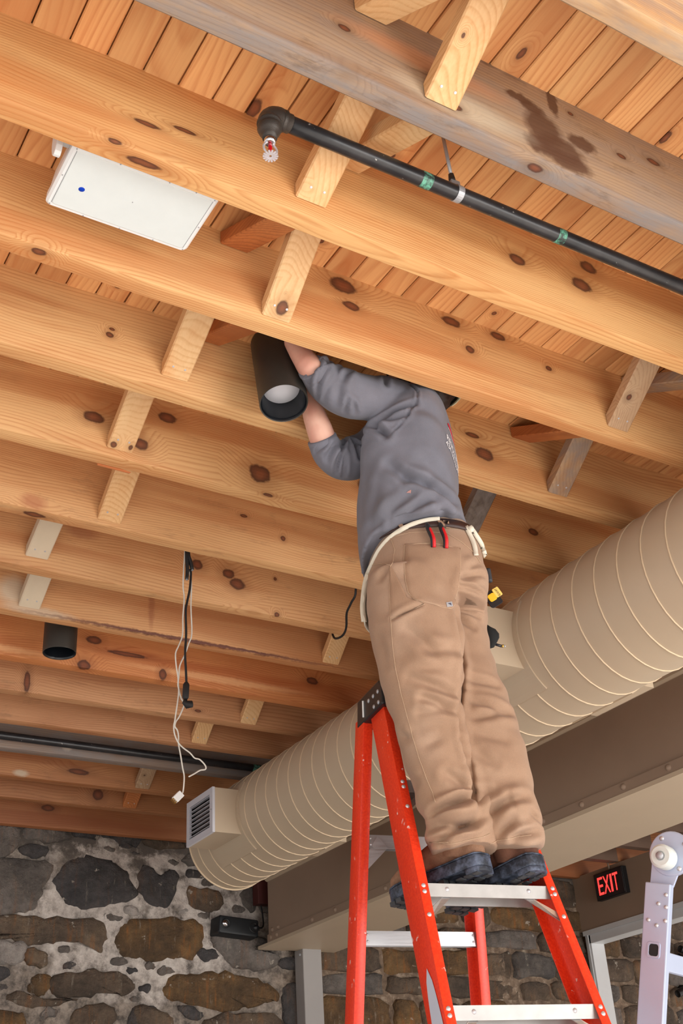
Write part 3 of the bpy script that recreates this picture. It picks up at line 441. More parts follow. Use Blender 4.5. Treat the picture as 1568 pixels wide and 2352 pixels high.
# coursed rubble beyond the column, and down to the floor out of sight
def course(xa, xb, z0, z1, mats, wmin, wmax):
    x = xa
    while x < xb - .1:
        wd = min(rng.uniform(wmin, wmax), xb - x); j = lambda: rng.uniform(-.016, .016); g = .008
        h = z1 - z0
        poly = [(x + g + j(), z0 + g + j()), (x + wd * .5, z0 + g + j()), (x + wd - g + j(), z0 + g + j()), (x + wd - g + j(), z0 + h * .5 + j()), (x + wd - g + j(), z1 - g + j()),
                (x + wd * .5, z1 - g + j()), (x + g + j(), z1 - g + j()), (x + g + j(), z0 + h * .5)]
        stone(poly, M['stone_' + mats[rng.integers(len(mats))]], rng.uniform(.02, .055), 1)
        x += wd
z = FLOOR + .02
for h in (.36, .3, .4, .32, .36, .34):                       # hidden lower courses, left
    course(-1.1, 4.0, z, z + h, 'gbbd', .45, .9); z += h
course(-1.1, 4.0, .66, .92, 'gbbd', .3, .7)
for a, b in zip((.94, 1.2, 1.42, 1.66, 1.88), (1.2, 1.42, 1.66, 1.88, 2.08)): course(-1.1, 1.84, a, b, 'gdbg', .28, .6)
zr = [.12, .31, .47, .66, .84, .96, 1.18, 1.33, 1.52, 1.68, 1.86, 2.08]
for a, b in zip(zr, zr[1:]): course(4.12, 9.5, a, b, 'bbogb', .22, .62)
z = FLOOR + .02
for h in (.42, .36, .4, .36): course(4.12, 9.5, z, z + h, 'bog', .5, .95); z += h
# ---------------- joists ----------------
YF = {-1: 1.036, 0: 1.449, 1: 1.863, 2: 2.262, 3: 2.671, 4: 3.077, 5: 3.499, 6: 3.904, 7: 4.279, 8: 4.712, 9: 5.08, 10: 5.445, 11: 5.83, 12: 6.25, 13: 6.62}
JL = {-1: 'weathered pale joist in the top right corner, nearest the lens', 0: 'grey weathered joist with a dark star-shaped water stain on its side',
      1: 'honey pine joist running between the white loudspeaker and the black sprinkler pipe', 2: 'pine joist that hides the head of the man on the ladder',
      3: 'pine joist directly behind the can light the man holds', 4: 'fourth pine joist below the loudspeaker, passing behind the man\'s waist',
      5: 'pine joist the hanging black cord drops beside', 6: 'pine joist behind the hanging cord, with an oval knot cluster',
      7: 'pine joist with a dark bark edge and tan overspray at its left end', 8: 'reddish pine joist right behind the small can light on the left',
      9: 'dull pine joist with a rust streak, just beyond the reddish joist', 10: 'dull pine joist right in front of the far black pipe', 11: 'grey weathered joist carrying the far black pipe along its side',
      12: 'brown joist with a pale plaster smear, just beyond the far grey joist', 13: 'brown joist next to the rim board at the stone wall'}
tone = {-1: (S(214, 186, 148), S(180, 142, 98)), 0: (S(178, 144, 110), S(138, 104, 74)), 1: (S(226, 176, 118), S(190, 124, 68)), 2: (S(228, 180, 124), S(190, 124, 70)),
        3: (S(224, 178, 124), S(186, 124, 72)), 4: (S(222, 174, 120), S(184, 120, 68)), 5: (S(220, 170, 118), S(182, 122, 74)), 6: (S(218, 168, 118), S(180, 120, 72)),
        7: (S(216, 164, 114), S(178, 116, 70)), 8: (S(214, 142, 86), S(174, 94, 48)), 9: (S(206, 154, 110), S(168, 112, 74)), 10: (S(200, 146, 104), S(162, 108, 70)),
        11: (S(156, 134, 118), S(122, 98, 82)), 12: (S(188, 130, 84), S(150, 92, 54)), 13: (S(176, 120, 78), S(142, 88, 52)), 14: (S(168, 108, 68), S(140, 82, 46))}
SPOTS = {7: [(1.13, 0, .085, .075, .07, S(206, 192, 170), .75), (1.24, 0, .012, .16, .024, S(206, 192, 170), .6), (1.9, 0, .006, .75, .009, S(92, 44, 40), .9), (1.72, 0, .13, .016, .11, S(150, 88, 56), .6)],
         12: [(1.79, 0, .02, .047, .02, S(200, 180, 156), .9)], 6: [(1.274, 0, .195, .074, .032, S(160, 98, 66), .6)], 8: [(2.237, 0, .05, .5, .02, S(236, 178, 126), .7), (1.1, 0, .03, .35, .02, S(236, 178, 126), .7)],
         5: [(.96, 0, .03, .05, .035, S(170, 96, 64), .6)], 11: [(1.9, 0, .05, .03, .03, S(196, 180, 164), .8)], 0: [(1.3, 0, .06, .2, .05, S(196, 180, 156), .6), (1.2, 0, .16, .25, .04, S(206, 140, 96), .55)]}
JX0, JX1, JO = -1.6, 9.4, 0.0
def joist(k, yn, width, bot, label):
    mt = wood('joist_lumber', tone[k][0], tone[k][1], 'X', 20 + (k % 3) * 3, KNOTS.get(k, []), .0, stain=STAIN if k == 0 else (),
              dirt=.6 if k == 0 else .35 if k in (0, 5, 6, 9, 10, 12, 13) else .12, grey={0: .75, 11: .6, -1: .25}.get(k, 0), greyface=(k == 0), spots=SPOTS.get(k, ()))
    xs = np.arange(JX0, JX1 + .01, .1); rings = []
    for x in xs:
        a = .0016 * noise.noise((x * 1.7, k * 7.1, 0)); b = .0016 * noise.noise((x * 1.9, k * 7.1, 5)); c = .002 * noise.noise((x * 6, k * 3.3, 9))
        ch = .004 + .002 * noise.noise((x * 4, k, 2))
        if k in (0, 7): ch += .004 * max(0, noise.noise((x * 2.2, k, 4)))
        y0, y1 = yn + a, yn + width + b; zb = bot + c
        rings.append([(x, y0, ZD + .005), (x, y0, zb + ch), (x, y0 + ch * .35, zb + ch * .3), (x, y0 + ch, zb), (x, y1 - ch, zb), (x, y1, zb + ch), (x, y1, ZD + .005)])
    o = MB().loft(rings).build('ceiling_joist', mt, None, False, origin=(0, yn, U))
    tag(o, label, 'joist', 'ceiling joists', 'thing'); return autosmooth(o, .5)
J = {}
for k, y in YF.items(): J[k] = joist(k, y - JW, JW, U, JL[k])
o = joist(14, 7.02, .055, 2.085, 'brown rim board lying along the top of the stone wall'); o.name = 'rim_board'; tag(o, None, 'board'); del o['group']

pm_ = simple('tan_overpaint', S(122, 100, 86), .6, 0, .1, 5)
for k in (8, 9, 10, 11, 12, 13):                        # beyond the girder the joists are painted tan
    y = YF[k] - JW; MB().box(4.24, 6.47, y - .003, y + JW + .003, U - .003, ZD - .004).build('painted_section', pm_, J[k])
MB().prism([(0, -.004), (.03, -.010), (.075, -.006), (.115, -.001), (.11, .004), (.05, .003), (.0, .002)], frame((1.055, YF[4] + .0005, U - .002), (0, 1, 0), (1, 0, 0)), .004).build('splinter', wood('splinter', S(220, 150, 96), S(180, 104, 60)), J[4])

# ---------------- diagonal bridging between the joists ----------------
BR = MB()
def brace(k, xlo, zlo, xhi=None, mat='brace', label='', w=.087, t=.038, up_first=False, nails=2, knots=()):
    """lower end against the near face of joist k, upper end against the far face of joist k-1 (or mirrored)"""
    yn = YF[k] - JW - .003; yf = YF[k - 1] + .003; xhi = xlo if xhi is None else xhi
    zl = U + zlo; zh = ZD - .052
    if not up_first: a = Vector((xlo, yn, zl)); b = Vector((xhi, yf, zh))
    else: a = Vector((xlo, yf, zl)); b = Vector((xhi, yn, zh))
    d = (b - a); L = d.length; sy = 1 if d.y > 0 else -1
    # end cuts are vertical so that they bear flat on the joists; cross-section in the vertical plane
    vt = Vector((0, 0, 1)) * (t / max(.3, abs(d.y) / L)); hx = Vector((w / 2, 0, 0)); rings = []
    for i in range(7):
        p = a.lerp(b, i / 6); ch = .004; u = vt.z
        rings.append([p + Vector((-w / 2 + ch, 0, 0)), p + Vector((w / 2 - ch, 0, 0)), p + Vector((w / 2, 0, ch)), p + Vector((w / 2, 0, u)), p + Vector((-w / 2, 0, u)), p + Vector((-w / 2, 0, ch))])
    mt = wood('knotty_brace_lumber', S(232, 192, 142) if mat == 'brace' else S(190, 160, 128), S(206, 152, 98) if mat == 'brace' else S(158, 122, 92), 'Y', 22, [(p[0] - a.x, p[1] - a.y, p[2] - a.z, p[4], p[3]) for p in knots], .04, heart=.2) if knots else M[mat]
    o = MB().loft(rings).build('bridging_brace', mt, None, False, origin=a)
    tag(o, label, 'brace', 'diagonal bridging between the joists')
    lo = a if not up_first else a
    if nails and not up_first:
        e = d.normalized(); nrm = Vector((0, e.z, -e.y)) if e.y > 0 else Vector((0, -e.z, e.y))
        if nrm.z > 0: nrm = -nrm
        for s_ in (-.018, .02):
            p = a + e * .035 + Vector((s_, 0, 0)); MBn = MB().lathe([(0.0, .0016), (.0034, .0013), (.0036, -.001)], frame(p, nrm), 8)
            MBn.build('nail', M['nail'], o)
            ROOT[o.name] = Vector(a)
    return o
LB = [(0, 1.230, .028, 1.23, 'brace', 'large pale brace hanging in the top right, over the grey joist'),
      (1, 1.127, .046, 1.14, 'brace', 'pale brace with a bark edge crossed by the black sprinkler pipe'),
      (2, 1.240, .014, 1.22, 'brace', 'pale brace with a big oval knot at its lower end, above the held can light'),
      (3, 1.117, .046, 1.11, 'brace', 'clean pale brace left of the held can light, upper of the two there'),
      (4, 1.105, .028, 1.10, 'brace', 'brace with two dark half knots at its lower end, left of the held can light'),
      (5, 1.233, .017, 1.22, 'brace', 'brace below the one with half knots, left of the man, plain with one nail'),
      (6, 1.103, .042, 1.11, 'brace_tan', 'tan painted brace with a ragged end, upper of the two painted ones'),
      (7, 1.197, .021, 1.20, 'brace_tan', 'tan painted brace above the small can light, lower of the two painted ones'),
      (7, 2.594, .016, 2.56, 'brace', 'brace with a forked split grain end beside the black cable loop'),
      (9, 2.580, .004, 2.56, 'brace', 'brace above the round duct with white resin drips'),
      (10, 2.478, .010, 2.46, 'brace', 'short brace behind the hanging cord, two joists before the far pipe'),
      (12, 2.495, .010, 2.47, 'brace_red', 'far brown brace with a knot at its upper end, near the register'),
      (13, 2.566, .010, 2.55, 'brace_red', 'farthest brace, beside the rim board at the stone wall'),
      (2, 2.506, .028, 2.47, 'brace_grey', 'greyish brace on the right with an oval knot, upper of the two there'),
      (3, 2.592, .026, 2.55, 'brace_grey', 'greyish brace on the right, just above the round duct')]
BK = {0: [(1.208, 1.251, 2.198, .006, .010)], 1: [(1.083, 1.769, 2.138, .013, .011)], 2: [(1.245, 2.174, 2.135, .020, .031), (1.237, 2.137, 2.158, .005, .005), (1.207, 2.168, 2.139, .005, .005)],
      4: [(1.079, 2.998, 2.13, .013, .014), (1.135, 2.993, 2.133, .011, .015)], 13: [(2.478, 2.099, 2.18, .012, .014)], 11: [(2.472, 6.107, 2.166, .01, .01)]}
for i, (k, xl, zl, xh, mt, lb) in enumerate(LB): brace(k, xl, zl, xh, mt, lb, knots=BK.get(i, ()))
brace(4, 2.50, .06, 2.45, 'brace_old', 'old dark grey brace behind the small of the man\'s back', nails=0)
# the crossing members of the same pairs (high on the near face of joist k)
LM = [(0, 1.06, 'brace', 'upper stub brace beside the large pale brace at the top edge', 1.13), (1, 1.24, 'brace', 'brace half hidden behind the sprinkler pipe, under the grey joist', 1.25),
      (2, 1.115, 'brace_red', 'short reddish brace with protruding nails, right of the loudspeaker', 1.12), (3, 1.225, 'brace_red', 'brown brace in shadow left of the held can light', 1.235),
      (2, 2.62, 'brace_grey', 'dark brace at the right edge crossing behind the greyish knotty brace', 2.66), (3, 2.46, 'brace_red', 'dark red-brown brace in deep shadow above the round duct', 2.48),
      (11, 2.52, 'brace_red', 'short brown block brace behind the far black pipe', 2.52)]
for (k, x, mt, lb, x2) in LM: brace(k, x2, .05, x, mt, lb, up_first=True)

# ---------------- sprinkler pipe ----------------
pr = thing('sprinkler_pipe', 'black sprinkler pipe with teal marks, elbow and chrome head', 'pipe', (1.5, 1.62, 2.17))
PA = Vector((.955, 1.62, 2.160)); PB = Vector((3.6, 1.62, 2.182))
MB().tube([PA.lerp(PB, i / 20) for i in range(21)], .0205, 20).build('pipe', M['blackpipe'], pr, True)
for xa, wd in ((1.349, .03), (1.779, .026)):
    p = PA.lerp(PB, (xa - PA.x) / (PB.x - PA.x)); MB().lathe([(.0206, -wd / 2), (.0211, -wd / 2 + .002), (.0211, wd / 2 - .002), (.0206, wd / 2)], frame(p, PB - PA), 20).build('paint_mark', M['teal'], pr, True)
el = []
for i in range(9):
    q = math.pi / 2 * i / 8; el.append((.945 - .030 * math.sin(q), 1.62, 2.130 + .030 * math.cos(q)))
MB().tube(el, [.027, .028, .0285, .029, .029, .029, .0285, .028, .027], 18).build('elbow', M['iron'], pr, True)
MB().lathe([(.0205, 0), (.026, 0), (.027, .004), (.027, .012), (.0235, .014), (.0235, .026), (.0206, .028)], frame((.943, 1.62, 2.160), (1, 0, 0)), 20).build('pipe_collar', M['iron'], pr, True)
MB().lathe([(.0, .012), (.027, .012), (.029, .006), (.029, 0), (.0255, -.003), (.0275, -.007), (.0285, -.014), (.024, -.026), (.017, -.034), (.017, -.044), (.0, -.044)], frame((.915, 1.62, 2.128), (0, 0, 1)), 20).build('reducer', M['iron'], pr, True)
MB().lathe([(.012, 0), (.014, -.004), (.014, -.016), (.010, -.018), (0, -.018)], frame((.915, 1.62, 2.085), (0, 0, 1)), 14).build('sprinkler_thread', M['chrome'], pr, True)
arm = MB()
for s_ in (-1, 1): arm.tube(spline([(.915 + s_ * .006, 1.62, 2.070), (.915 + s_ * .016, 1.62, 2.056), (.915 + s_ * .015, 1.62, 2.042), (.915 + s_ * .004, 1.62, 2.030)], 4), .0028, 7)
arm.build('sprinkler_arms', simple('satin_nickel', S(200, 198, 202), .35, .4), pr, True)
MB().tube([(.915, 1.62, 2.068), (.915, 1.62, 2.062), (.915, 1.62, 2.045), (.915, 1.62, 2.036)], [.003, .005, .005, .002], 8).build('glass_bulb', M['red'], pr, True)
dfl = MB(); dfl.lathe([(.003, 0), (.009, 0), (.0095, -.0016), (.003, -.0016)], frame((.915, 1.62, 2.029), (0, 0, 1)), 16)
for i in range(14):
    q = 2 * math.pi * i / 14; fr = Matrix.Translation((.915, 1.62, 2.028)) @ Matrix.Rotation(q, 4, 'Z'); dfl.box(.008, .0175, -.0022, .0022, -.0012, .0006, fr)
dfl.build('deflector', simple('bright_nickel', S(216, 210, 216), .35, .3), pr)
hg = MB(); hg.tube([(1.410, 1.60, 2.342), (1.434, 1.617, 2.215)], .0048, 10); hg.build('hanger_rod', M['steel'], pr, True)
MB().tube([(1.434, 1.617, 2.222), (1.436, 1.618, 2.203)], [.0075, .010], 6).build('hanger_nut', M['iron'], pr)
hc = PA.lerp(PB, (1.448 - PA.x) / (PB.x - PA.x))
lp = MB(); lp.lathe([(.0208, -.009), (.0222, -.009), (.0222, .009), (.0208, .009)], frame(hc, (1, 0, 0)), 22)
lp.box(1.430, 1.457, 1.614, 1.624, 2.186, 2.205); lp.build('hanger_loop', M['steel'], pr, False)

# ---------------- far black pipe ----------------
fp = thing('sprinkler_branch_pipe', 'far black pipe along the grey joist, ending behind the round duct', 'pipe', (2.4, 5.66, 2.08))
FA = Vector((-1.2, 5.70, 2.135)); FB = Vector((4.2, 5.70, 2.135))
MB().tube([FA.lerp(FB, i / 12) for i in range(13)], .021, 14).build('pipe', M['blackpipe'], fp, True)
MB().lathe([(.0212, -.03), (.0216, -.02), (.0216, .03), (.0212, .035)], frame((2.98, 5.70, 2.135), (1, 0, 0)), 14).build('paint_mark', M['teal'], fp, True)
for xx in (.6, 3.6): MB().tube([(xx, 5.70, 2.15), (xx, 5.70, ZD)], .005, 8).build('hanger_rod', M['steel'], fp, True)

# ---------------- loudspeaker ----------------
sp = thing('loudspeaker', 'white rectangular loudspeaker with a blue dot, between two joists', 'speaker', (.735, 2.0, 2.14))
SX0, SX1, SY0, SY1, SZ = .548, .922, 1.888, 2.102, 2.14
def rrect(x0, x1, y0, y1, r, n=5):
    out = []
    for cx, cy, a0 in ((x1 - r, y1 - r, 0), (x0 + r, y1 - r, 90), (x0 + r, y0 + r, 180), (x1 - r, y0 + r, 270)):
        for i in range(n + 1):
            a = math.radians(a0 + 90 * i / n); out.append((cx + r * math.cos(a), cy + r * math.sin(a)))
    return out
cab = MB(); cab.loft([[(x, y, zz) for x, y in rrect(SX0 + a, SX1 - a, SY0 + b_, SY1 - b_, r)] for a, b_, r, zz in
    ((.006, .006, .012, SZ), (0, 0, .016, SZ + .006), (.001, .001, .016, SZ + .026), (.004, .004, .016, SZ + .028), (.012, .012, .02, SZ + .09), (.035, .03, .03, SZ + .165))])
autosmooth(cab.build('cabinet', M['white'], sp), .7)
gr = MB(); gr.loft([[(x, y, zz) for x, y in rrect(SX0 + a, SX1 - a, SY0 + a, SY1 - a, .007)] for a, zz in ((.014, SZ + .001), (.0145, SZ - .0012), (.016, SZ - .0018))])
gr.build('grille', M['grille_cloth'], sp)
for s_ in (0, 1): MB().box(SX0 + .0128 if not s_ else SX1 - .0136, SX0 + .0136 if not s_ else SX1 - .0128, SY0 + .016, SY1 - .016, SZ - .0006, SZ + .001).build('grille_gap', simple('gap_grey', S(120, 122, 128), .7), sp)
MB().lathe([(0, .0018), (.0068, .0018), (.0085, .0004), (.0085, -.002)], frame((.6115, 2.012, SZ - .0008), (0, 0, -1)), 20).build('logo_badge', M['blue'], sp, True)
for i, (sx, sy) in enumerate([(SX0 + .011, SY0 + .011), (.665, SY0 + .008), (.79, SY0 + .008), (.86, SY0 + .008), (SX1 - .011, SY0 + .011), (SX0 + .008, 1.99), (SX1 - .008, 2.0), (SX0 + .011, SY1 - .011), (.645, SY1 - .008), (.74, SY1 - .008), (.83, SY1 - .008), (SX1 - .011, SY1 - .011), (.735, 1.995)]):
    MB().lathe([(0, .0012), (.0016, .001), (.0018, -.001)], frame((sx, sy, SZ - (.0016 if i == 12 else .0004)), (0, 0, -1)), 8).build('screw', M['steel'], sp)
yk = MB(); yk.loft([[(.522 + dx, y, zz) for y, zz in [(1.945 + .022 * math.cos(math.radians(a)), 2.195 + .05 * math.sin(math.radians(a))) for a in range(0, 360, 24)]] for dx in (-.004, .012)])
yk.tube([(.530, 1.945, 2.20), (.556, 1.945, 2.20)], .012, 12); yk.box(.520, .530, 1.92, 1.965, 2.2, ZD + .002)
yk.box(.52, .95, 1.93, 1.956, ZD - .008, ZD); yk.build('mounting_yoke', M['white'], sp, False, bevel=.002)

# ---------------- can lights ----------------
def can(name, label, loc, axis, r, L, lens, group='cylinder can lights'):
    t = thing(name, label, 'light', loc, group); fr = frame(loc, axis, (1, 0, 0))
    b = MB(); b.lathe([(r - .004, 0), (r - .001, -.0015), (r, .001), (r, L - .02), (r - .006, L - .006), (r - .02, L), (0, L)], fr, 48)
    autosmooth(b.build('housing', M['can'], t), .7)
    g = [(r - .004, 0)] ; n = 10
    for i in range(n): zz = .004 + i * .0072; rr = r - .006 - .012 * i / n; g += [(rr, zz), (rr - .0022, zz + .004)]
    b = MB(); b.lathe(g, fr, 40); b.build('baffle', M['caninner'], t, True, fix=False)
    b = MB(); b.lathe([(0, .066), (r - .014, .066), (r - .0135, .070)], fr, 32); b.build('lens', M['lens'] if lens else M['caninner'], t, True)
    return t
lamp_ax = Vector((.05, .25, .94)).normalized()
can('can_light', 'dark bronze cylinder can light with white lens, held up by the man', (1.398, 2.452, 2.043), lamp_ax, .0725, .31, True)
can('can_light', 'black cylinder can light hanging between joists at the far left', (1.407, 4.45, 2.056), (0, 0, 1), .0695, .29, False)

# ---------------- cables ----------------
cb = thing('hanging_cord', 'black cord with barrel ferrite and angled plug hanging from joists', 'cable', (1.59, 3.56, 1.6))
MB().tube(spline([(1.586, 3.55, 2.33), (1.587, 3.56, 2.2)] + CORD, 5), .0045, 8).build('cord', M['rubber'], cb, True)
e = CORD[-1]
MB().lathe([(0, .038), (.007, .038), (.0115, .030), (.0115, -.018), (.007, -.026), (0, -.026)], frame((1.5875, 3.56, 1.575), (.05, 0, 1)), 16).build('ferrite', M['rubber'], cb, True)
MB().tube([(1.5868, 3.56, 1.552), (1.5845, 3.56, 1.538), (1.592, 3.558, 1.530), (1.610, 3.555, 1.534)], [.0055, .010, .0145, .012], 10).build('plug', M['rubber'], cb, True)
for st_ in STUBS:
    o = MB().tube(spline([(st_[0][0], st_[0][1], 2.32)] + st_, 4), .0075, 8); o.build('cable_stub', M['rubber'], cb, True)
    p = V3(st_[-1]); MB().lathe([(0, 0), (.004, 0), (.004, .004)], frame(p, (0, 0, -1)), 8).build('cut_end', M['steel'], cb)
for nm, path, lb in (('speaker_wire', WHITE1, 'thin white wire with a curled bare tail hanging with the black cord'), ('plug_wire', WHITE2, 'thin white wire ending in a small white plug')):
    wr = thing(nm, lb, 'wire', tuple(path[0]), None)
    MB().tube(spline([(path[0][0], path[0][1], 2.33)] + path, 4), .0026, 7).build('wire', M['wire'], wr, True)
    if nm == 'plug_wire':
        a, b_ = Vector(PLUG[0]), Vector(PLUG[1]); d = b_ - a; fr = frame(a, d, (0, 1, 0)); L = d.length
        MB().box(-.009, .009, -.012, .012, 0, L * .78, fr).build('plug_body', M['white'], wr, bevel=.002)
        pn = MB(); [pn.box(-.004, .004, s_ - .0022, s_ + .0022, L * .78, L * 1.02, fr) for s_ in (-.007, 0, .007)]; pn.build('plug_pins', simple('brass', S(190, 150, 80), .3, .9), wr)
bl = MB().tube(spline([(2.31, 3.545, 2.34)] + BLACKLOOP + [(2.45, 3.955, 2.16), (2.45, 3.96, 2.35)], 5), .0048, 8).build('cable_loop', M['rubber'], None, True, origin=(2.3, 3.6, 2.0))
tag(bl, 'black cable drooping in a loop left of the man\'s hip', 'cable')
# ---------------- spiral duct ----------------
DX, DZ, DR = 2.95, 1.787, .259
dt = thing('spiral_duct', 'big tan spiral duct running under the joists toward the stone wall', 'duct', (DX, 2.0, DZ))
b = MB(); b.lathe([(0, 0), (DR, 0), (DR, 7.37), (DR - .002, 7.372), (0, 7.372)], frame((DX, -1.4, DZ), (0, 1, 0), (1, 0, 0)), 96)
autosmooth(b.build('duct_tube', M['tan'], dt), .6)
pitch = .1165; pts = []
for i in range(int(64 * 36 * 1.76)):
    a = math.radians(125.5) + 2 * math.pi * i / 36; y = .03 - 1.4 + pitch * i / 36
    y = .03 - 13 * pitch + pitch * i / 36
    if y > 5.955: break
    pts.append((DX + (DR + .0012) * math.cos(a), y, DZ + (DR + .0012) * math.sin(a)))
MB().tube(pts, .0032, 6).build('spiral_seam', M['bead'], dt, True)
MB().tube([(DX + (DR + .001) * math.cos(2 * math.pi * i / 64), 5.968, DZ + (DR + .001) * math.sin(2 * math.pi * i / 64)) for i in range(65)], .006, 8).build('end_bead', M['bead'], dt, True)
def saddle(y0, y1, a0, a1):
    v = []; n = 16; R_ = DR + .006
    for yy, rr in ((y0, DR - .002), (y0, R_), (y1, R_), (y1, DR - .002)):
        for i in range(n + 1):
            a = math.radians(a0 + (a1 - a0) * i / n); v.append((DX + rr * math.cos(a), yy, DZ + rr * math.sin(a)))
    f = [(j * (n + 1) + i, j * (n + 1) + i + 1, (j + 1) * (n + 1) + i + 1, (j + 1) * (n + 1) + i) for j in range(3) for i in range(n)]
    f += [tuple(j * (n + 1) + i for j in range(4)) for i in (0, n)]
    return MB().add(v, f)
def register(y0, y1, left, label):
    z0, z1 = 1.658, 1.888
    if left:
        b = MB(); X0, X1 = 2.566, 2.80
        b.add([(x, y, z) for x in (X0, X1) for y in (y0, y1) for z in (z0, z1)], [(0, 4, 5, 1), (2, 3, 7, 6), (0, 2, 6, 4), (1, 5, 7, 3)])
        t = b.build('register_box' if left else 'side_tap', M['tan'], dt)
        saddle(y0 - .028, y1 + .028, 148, 232).build('saddle', M['tan'], t)
        MB().box(2.585, 2.589, y0 + .003, y1 - .003, z0 + .003, z1 - .003).build('dark_backing', M['black'], t)  # black sheet added behind the slats for the darkness inside the box
        fr = MB(); m = .030
        for (ya, yb, za, zb) in ((y0, y1, z0, z0 + m), (y0, y1, z1 - m, z1), (y0, y0 + m, z0 + m, z1 - m), (y1 - m, y1, z0 + m, z1 - m)): fr.box(2.555, 2.569, ya - .002, yb + .002, za - (.002 if za == z0 else 0), zb + (.002 if zb == z1 else 0))
        fr.build('grille_frame', M['offwhite'], t, fix=False)
        for i in range(8):
            zc = z0 + m + .010 + i * (z1 - z0 - 2 * m - .012) / 7.2; s = MB()
            s.loft([[(2.557, yy, zc + .0012), (2.557, yy, zc - .0012), (2.576, yy, zc + .0015), (2.576, yy, zc + .004)] for yy in (y0 + m, y1 - m)]); s.build('slat', M['offwhite'], t)
        MB().lathe([(0, .002), (.004, .0015), (.004, 0)], frame((2.555, y0 + .014, 1.775), (-1, 0, 0)), 8).build('screw', M['steel'], t)
    else:
        b = MB(); b.add([(x, y, z) for x in (3.05, 3.215) for y in (y0, y1) for z in (1.606, 1.80)], [(0, 4, 5, 1), (2, 3, 7, 6), (0, 2, 6, 4), (1, 5, 7, 3), (4, 6, 7, 5)])
        t = b.build('register_box' if left else 'side_tap', M['tan'], dt)
        saddle(y0 - .02, y1 + .02, -62, 20).build('saddle', M['tan'], t)
    return t
register(5.385, 5.70, True, 'tan register box with pale slatted grille at the far end of duct')
register(3.062, 3.375, True, 'tan register box on the duct right behind the man\'s thighs')
register(2.915, 3.235, False, 'tan side tap wedged between duct and steel girder, right of the man')
register(5.17, 5.47, False, 'tan side tap at the far end of the duct, behind the ladder')

# ---------------- steel girder and its column ----------------
gd = thing('steel_girder', 'deep tan painted steel girder with rivet heads below the duct', 'beam', (3.93, 3.5, 1.45))
Y0 = -1.2
b = MB(); b.box(3.667, 3.853, Y0, 7.05, 1.437, 1.456); b.box(3.853, 3.859, Y0, 7.05, 1.449, 1.456); b.box(3.859, 4.235, Y0, 7.05, 1.441, 1.456); b.build('bottom_flange', M['tan'], gd, fix=False)
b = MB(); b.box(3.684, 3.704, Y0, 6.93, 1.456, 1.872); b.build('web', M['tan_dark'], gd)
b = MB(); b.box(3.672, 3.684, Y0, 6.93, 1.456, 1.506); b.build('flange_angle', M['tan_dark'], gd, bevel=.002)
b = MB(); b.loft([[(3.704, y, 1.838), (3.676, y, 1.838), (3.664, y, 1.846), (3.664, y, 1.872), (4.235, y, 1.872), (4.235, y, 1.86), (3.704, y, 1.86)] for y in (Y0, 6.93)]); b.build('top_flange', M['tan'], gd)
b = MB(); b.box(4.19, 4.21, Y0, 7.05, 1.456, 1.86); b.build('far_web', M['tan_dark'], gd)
b = MB(); b.box(3.75, 4.15, Y0, 7.0, 1.872, U - .001); b.build('timber_plate', wood('plate_timber', S(150, 104, 66), S(112, 72, 42), 'Y'), gd)
ry = [3.34 + .2735 * i for i in range(-14, 12)] + [6.80, 6.88]
for i, y in enumerate(ry):
    for zz in ((1.483,) if i < 26 else (1.483, 1.53)):
        MB().lathe([(0, .012), (.007, .011), (.013, .007), (.016, 0)], frame((3.673 if zz < 1.5 else 3.685, y, zz), (-1, 0, 0)), 10).build('rivet', M['tan_dark'], gd, True)
cl = thing('steel_column', 'grey painted square steel column holding up the girder at the wall', 'column', (4.02, 7.03, FLOOR))
b = MB(); b.box(3.952, 4.092, 6.972, 7.085, FLOOR, 1.446); b.build('shaft', M['grey_paint'], cl, bevel=.006)
b = MB(); b.box(3.90, 4.15, 6.93, 7.10, FLOOR, FLOOR + .02); b.build('base_plate', M['grey_paint'], cl)
for z_ in (1.41, .98):
    MB().lathe([(0, .008), (.008, .007), (.011, 0)], frame((3.952, 7.01, z_), (-1, 0, 0)), 8).build('bolt', M['steel'], cl, True)
rb = MB().box(3.66, 3.80, 7.02, 7.10, 1.72, U - .02).build('wall_block', simple('dark_red_stain', S(74, 26, 22), .7), None, origin=(3.73, 7.06, 1.9), bevel=.005)
tag(rb, 'dark red timber block at the wall between duct end and girder', 'block')

# ---------------- header wall, door trim, exit sign ----------------
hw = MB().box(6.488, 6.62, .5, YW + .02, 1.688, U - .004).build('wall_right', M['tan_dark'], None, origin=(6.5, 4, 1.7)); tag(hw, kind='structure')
dr = MB().box(6.478, 6.63, .5, 7.075, 1.655, 1.688).build('door_1', M['grey_paint'], None, origin=(6.5, 4, 1.6)); tag(dr, kind='structure')
wt = simple('white_trim_paint', S(212, 214, 216), .45, 0, .03)
dr.data.materials.clear(); dr.data.materials.append(wt)
o = MB().box(6.490, 6.62, .5, 7.06, 1.592, 1.655).build('head_frame', wt, dr, bevel=.003)
o = MB().box(6.490, 6.62, 7.012, 7.07, FLOOR, 1.655).build('jamb', wt, dr, bevel=.003)
o = MB().box(6.482, 6.50, 7.03, 7.045, FLOOR, 1.655).build('jamb_stop', wt, dr)
ex = thing('exit_sign', 'black EXIT sign with red lit letters on the tan header wall', 'sign', (6.47, 6.66, 1.86))
MB().box(6.442, 6.488, 6.505, 6.822, 1.858, 2.054).build('housing', M['black'], ex, bevel=.004)
MB().box(6.438, 6.444, 6.512, 6.815, 1.865, 2.047).build('face_plate', simple('exit_face', S(44, 36, 38), .5), ex, bevel=.002)
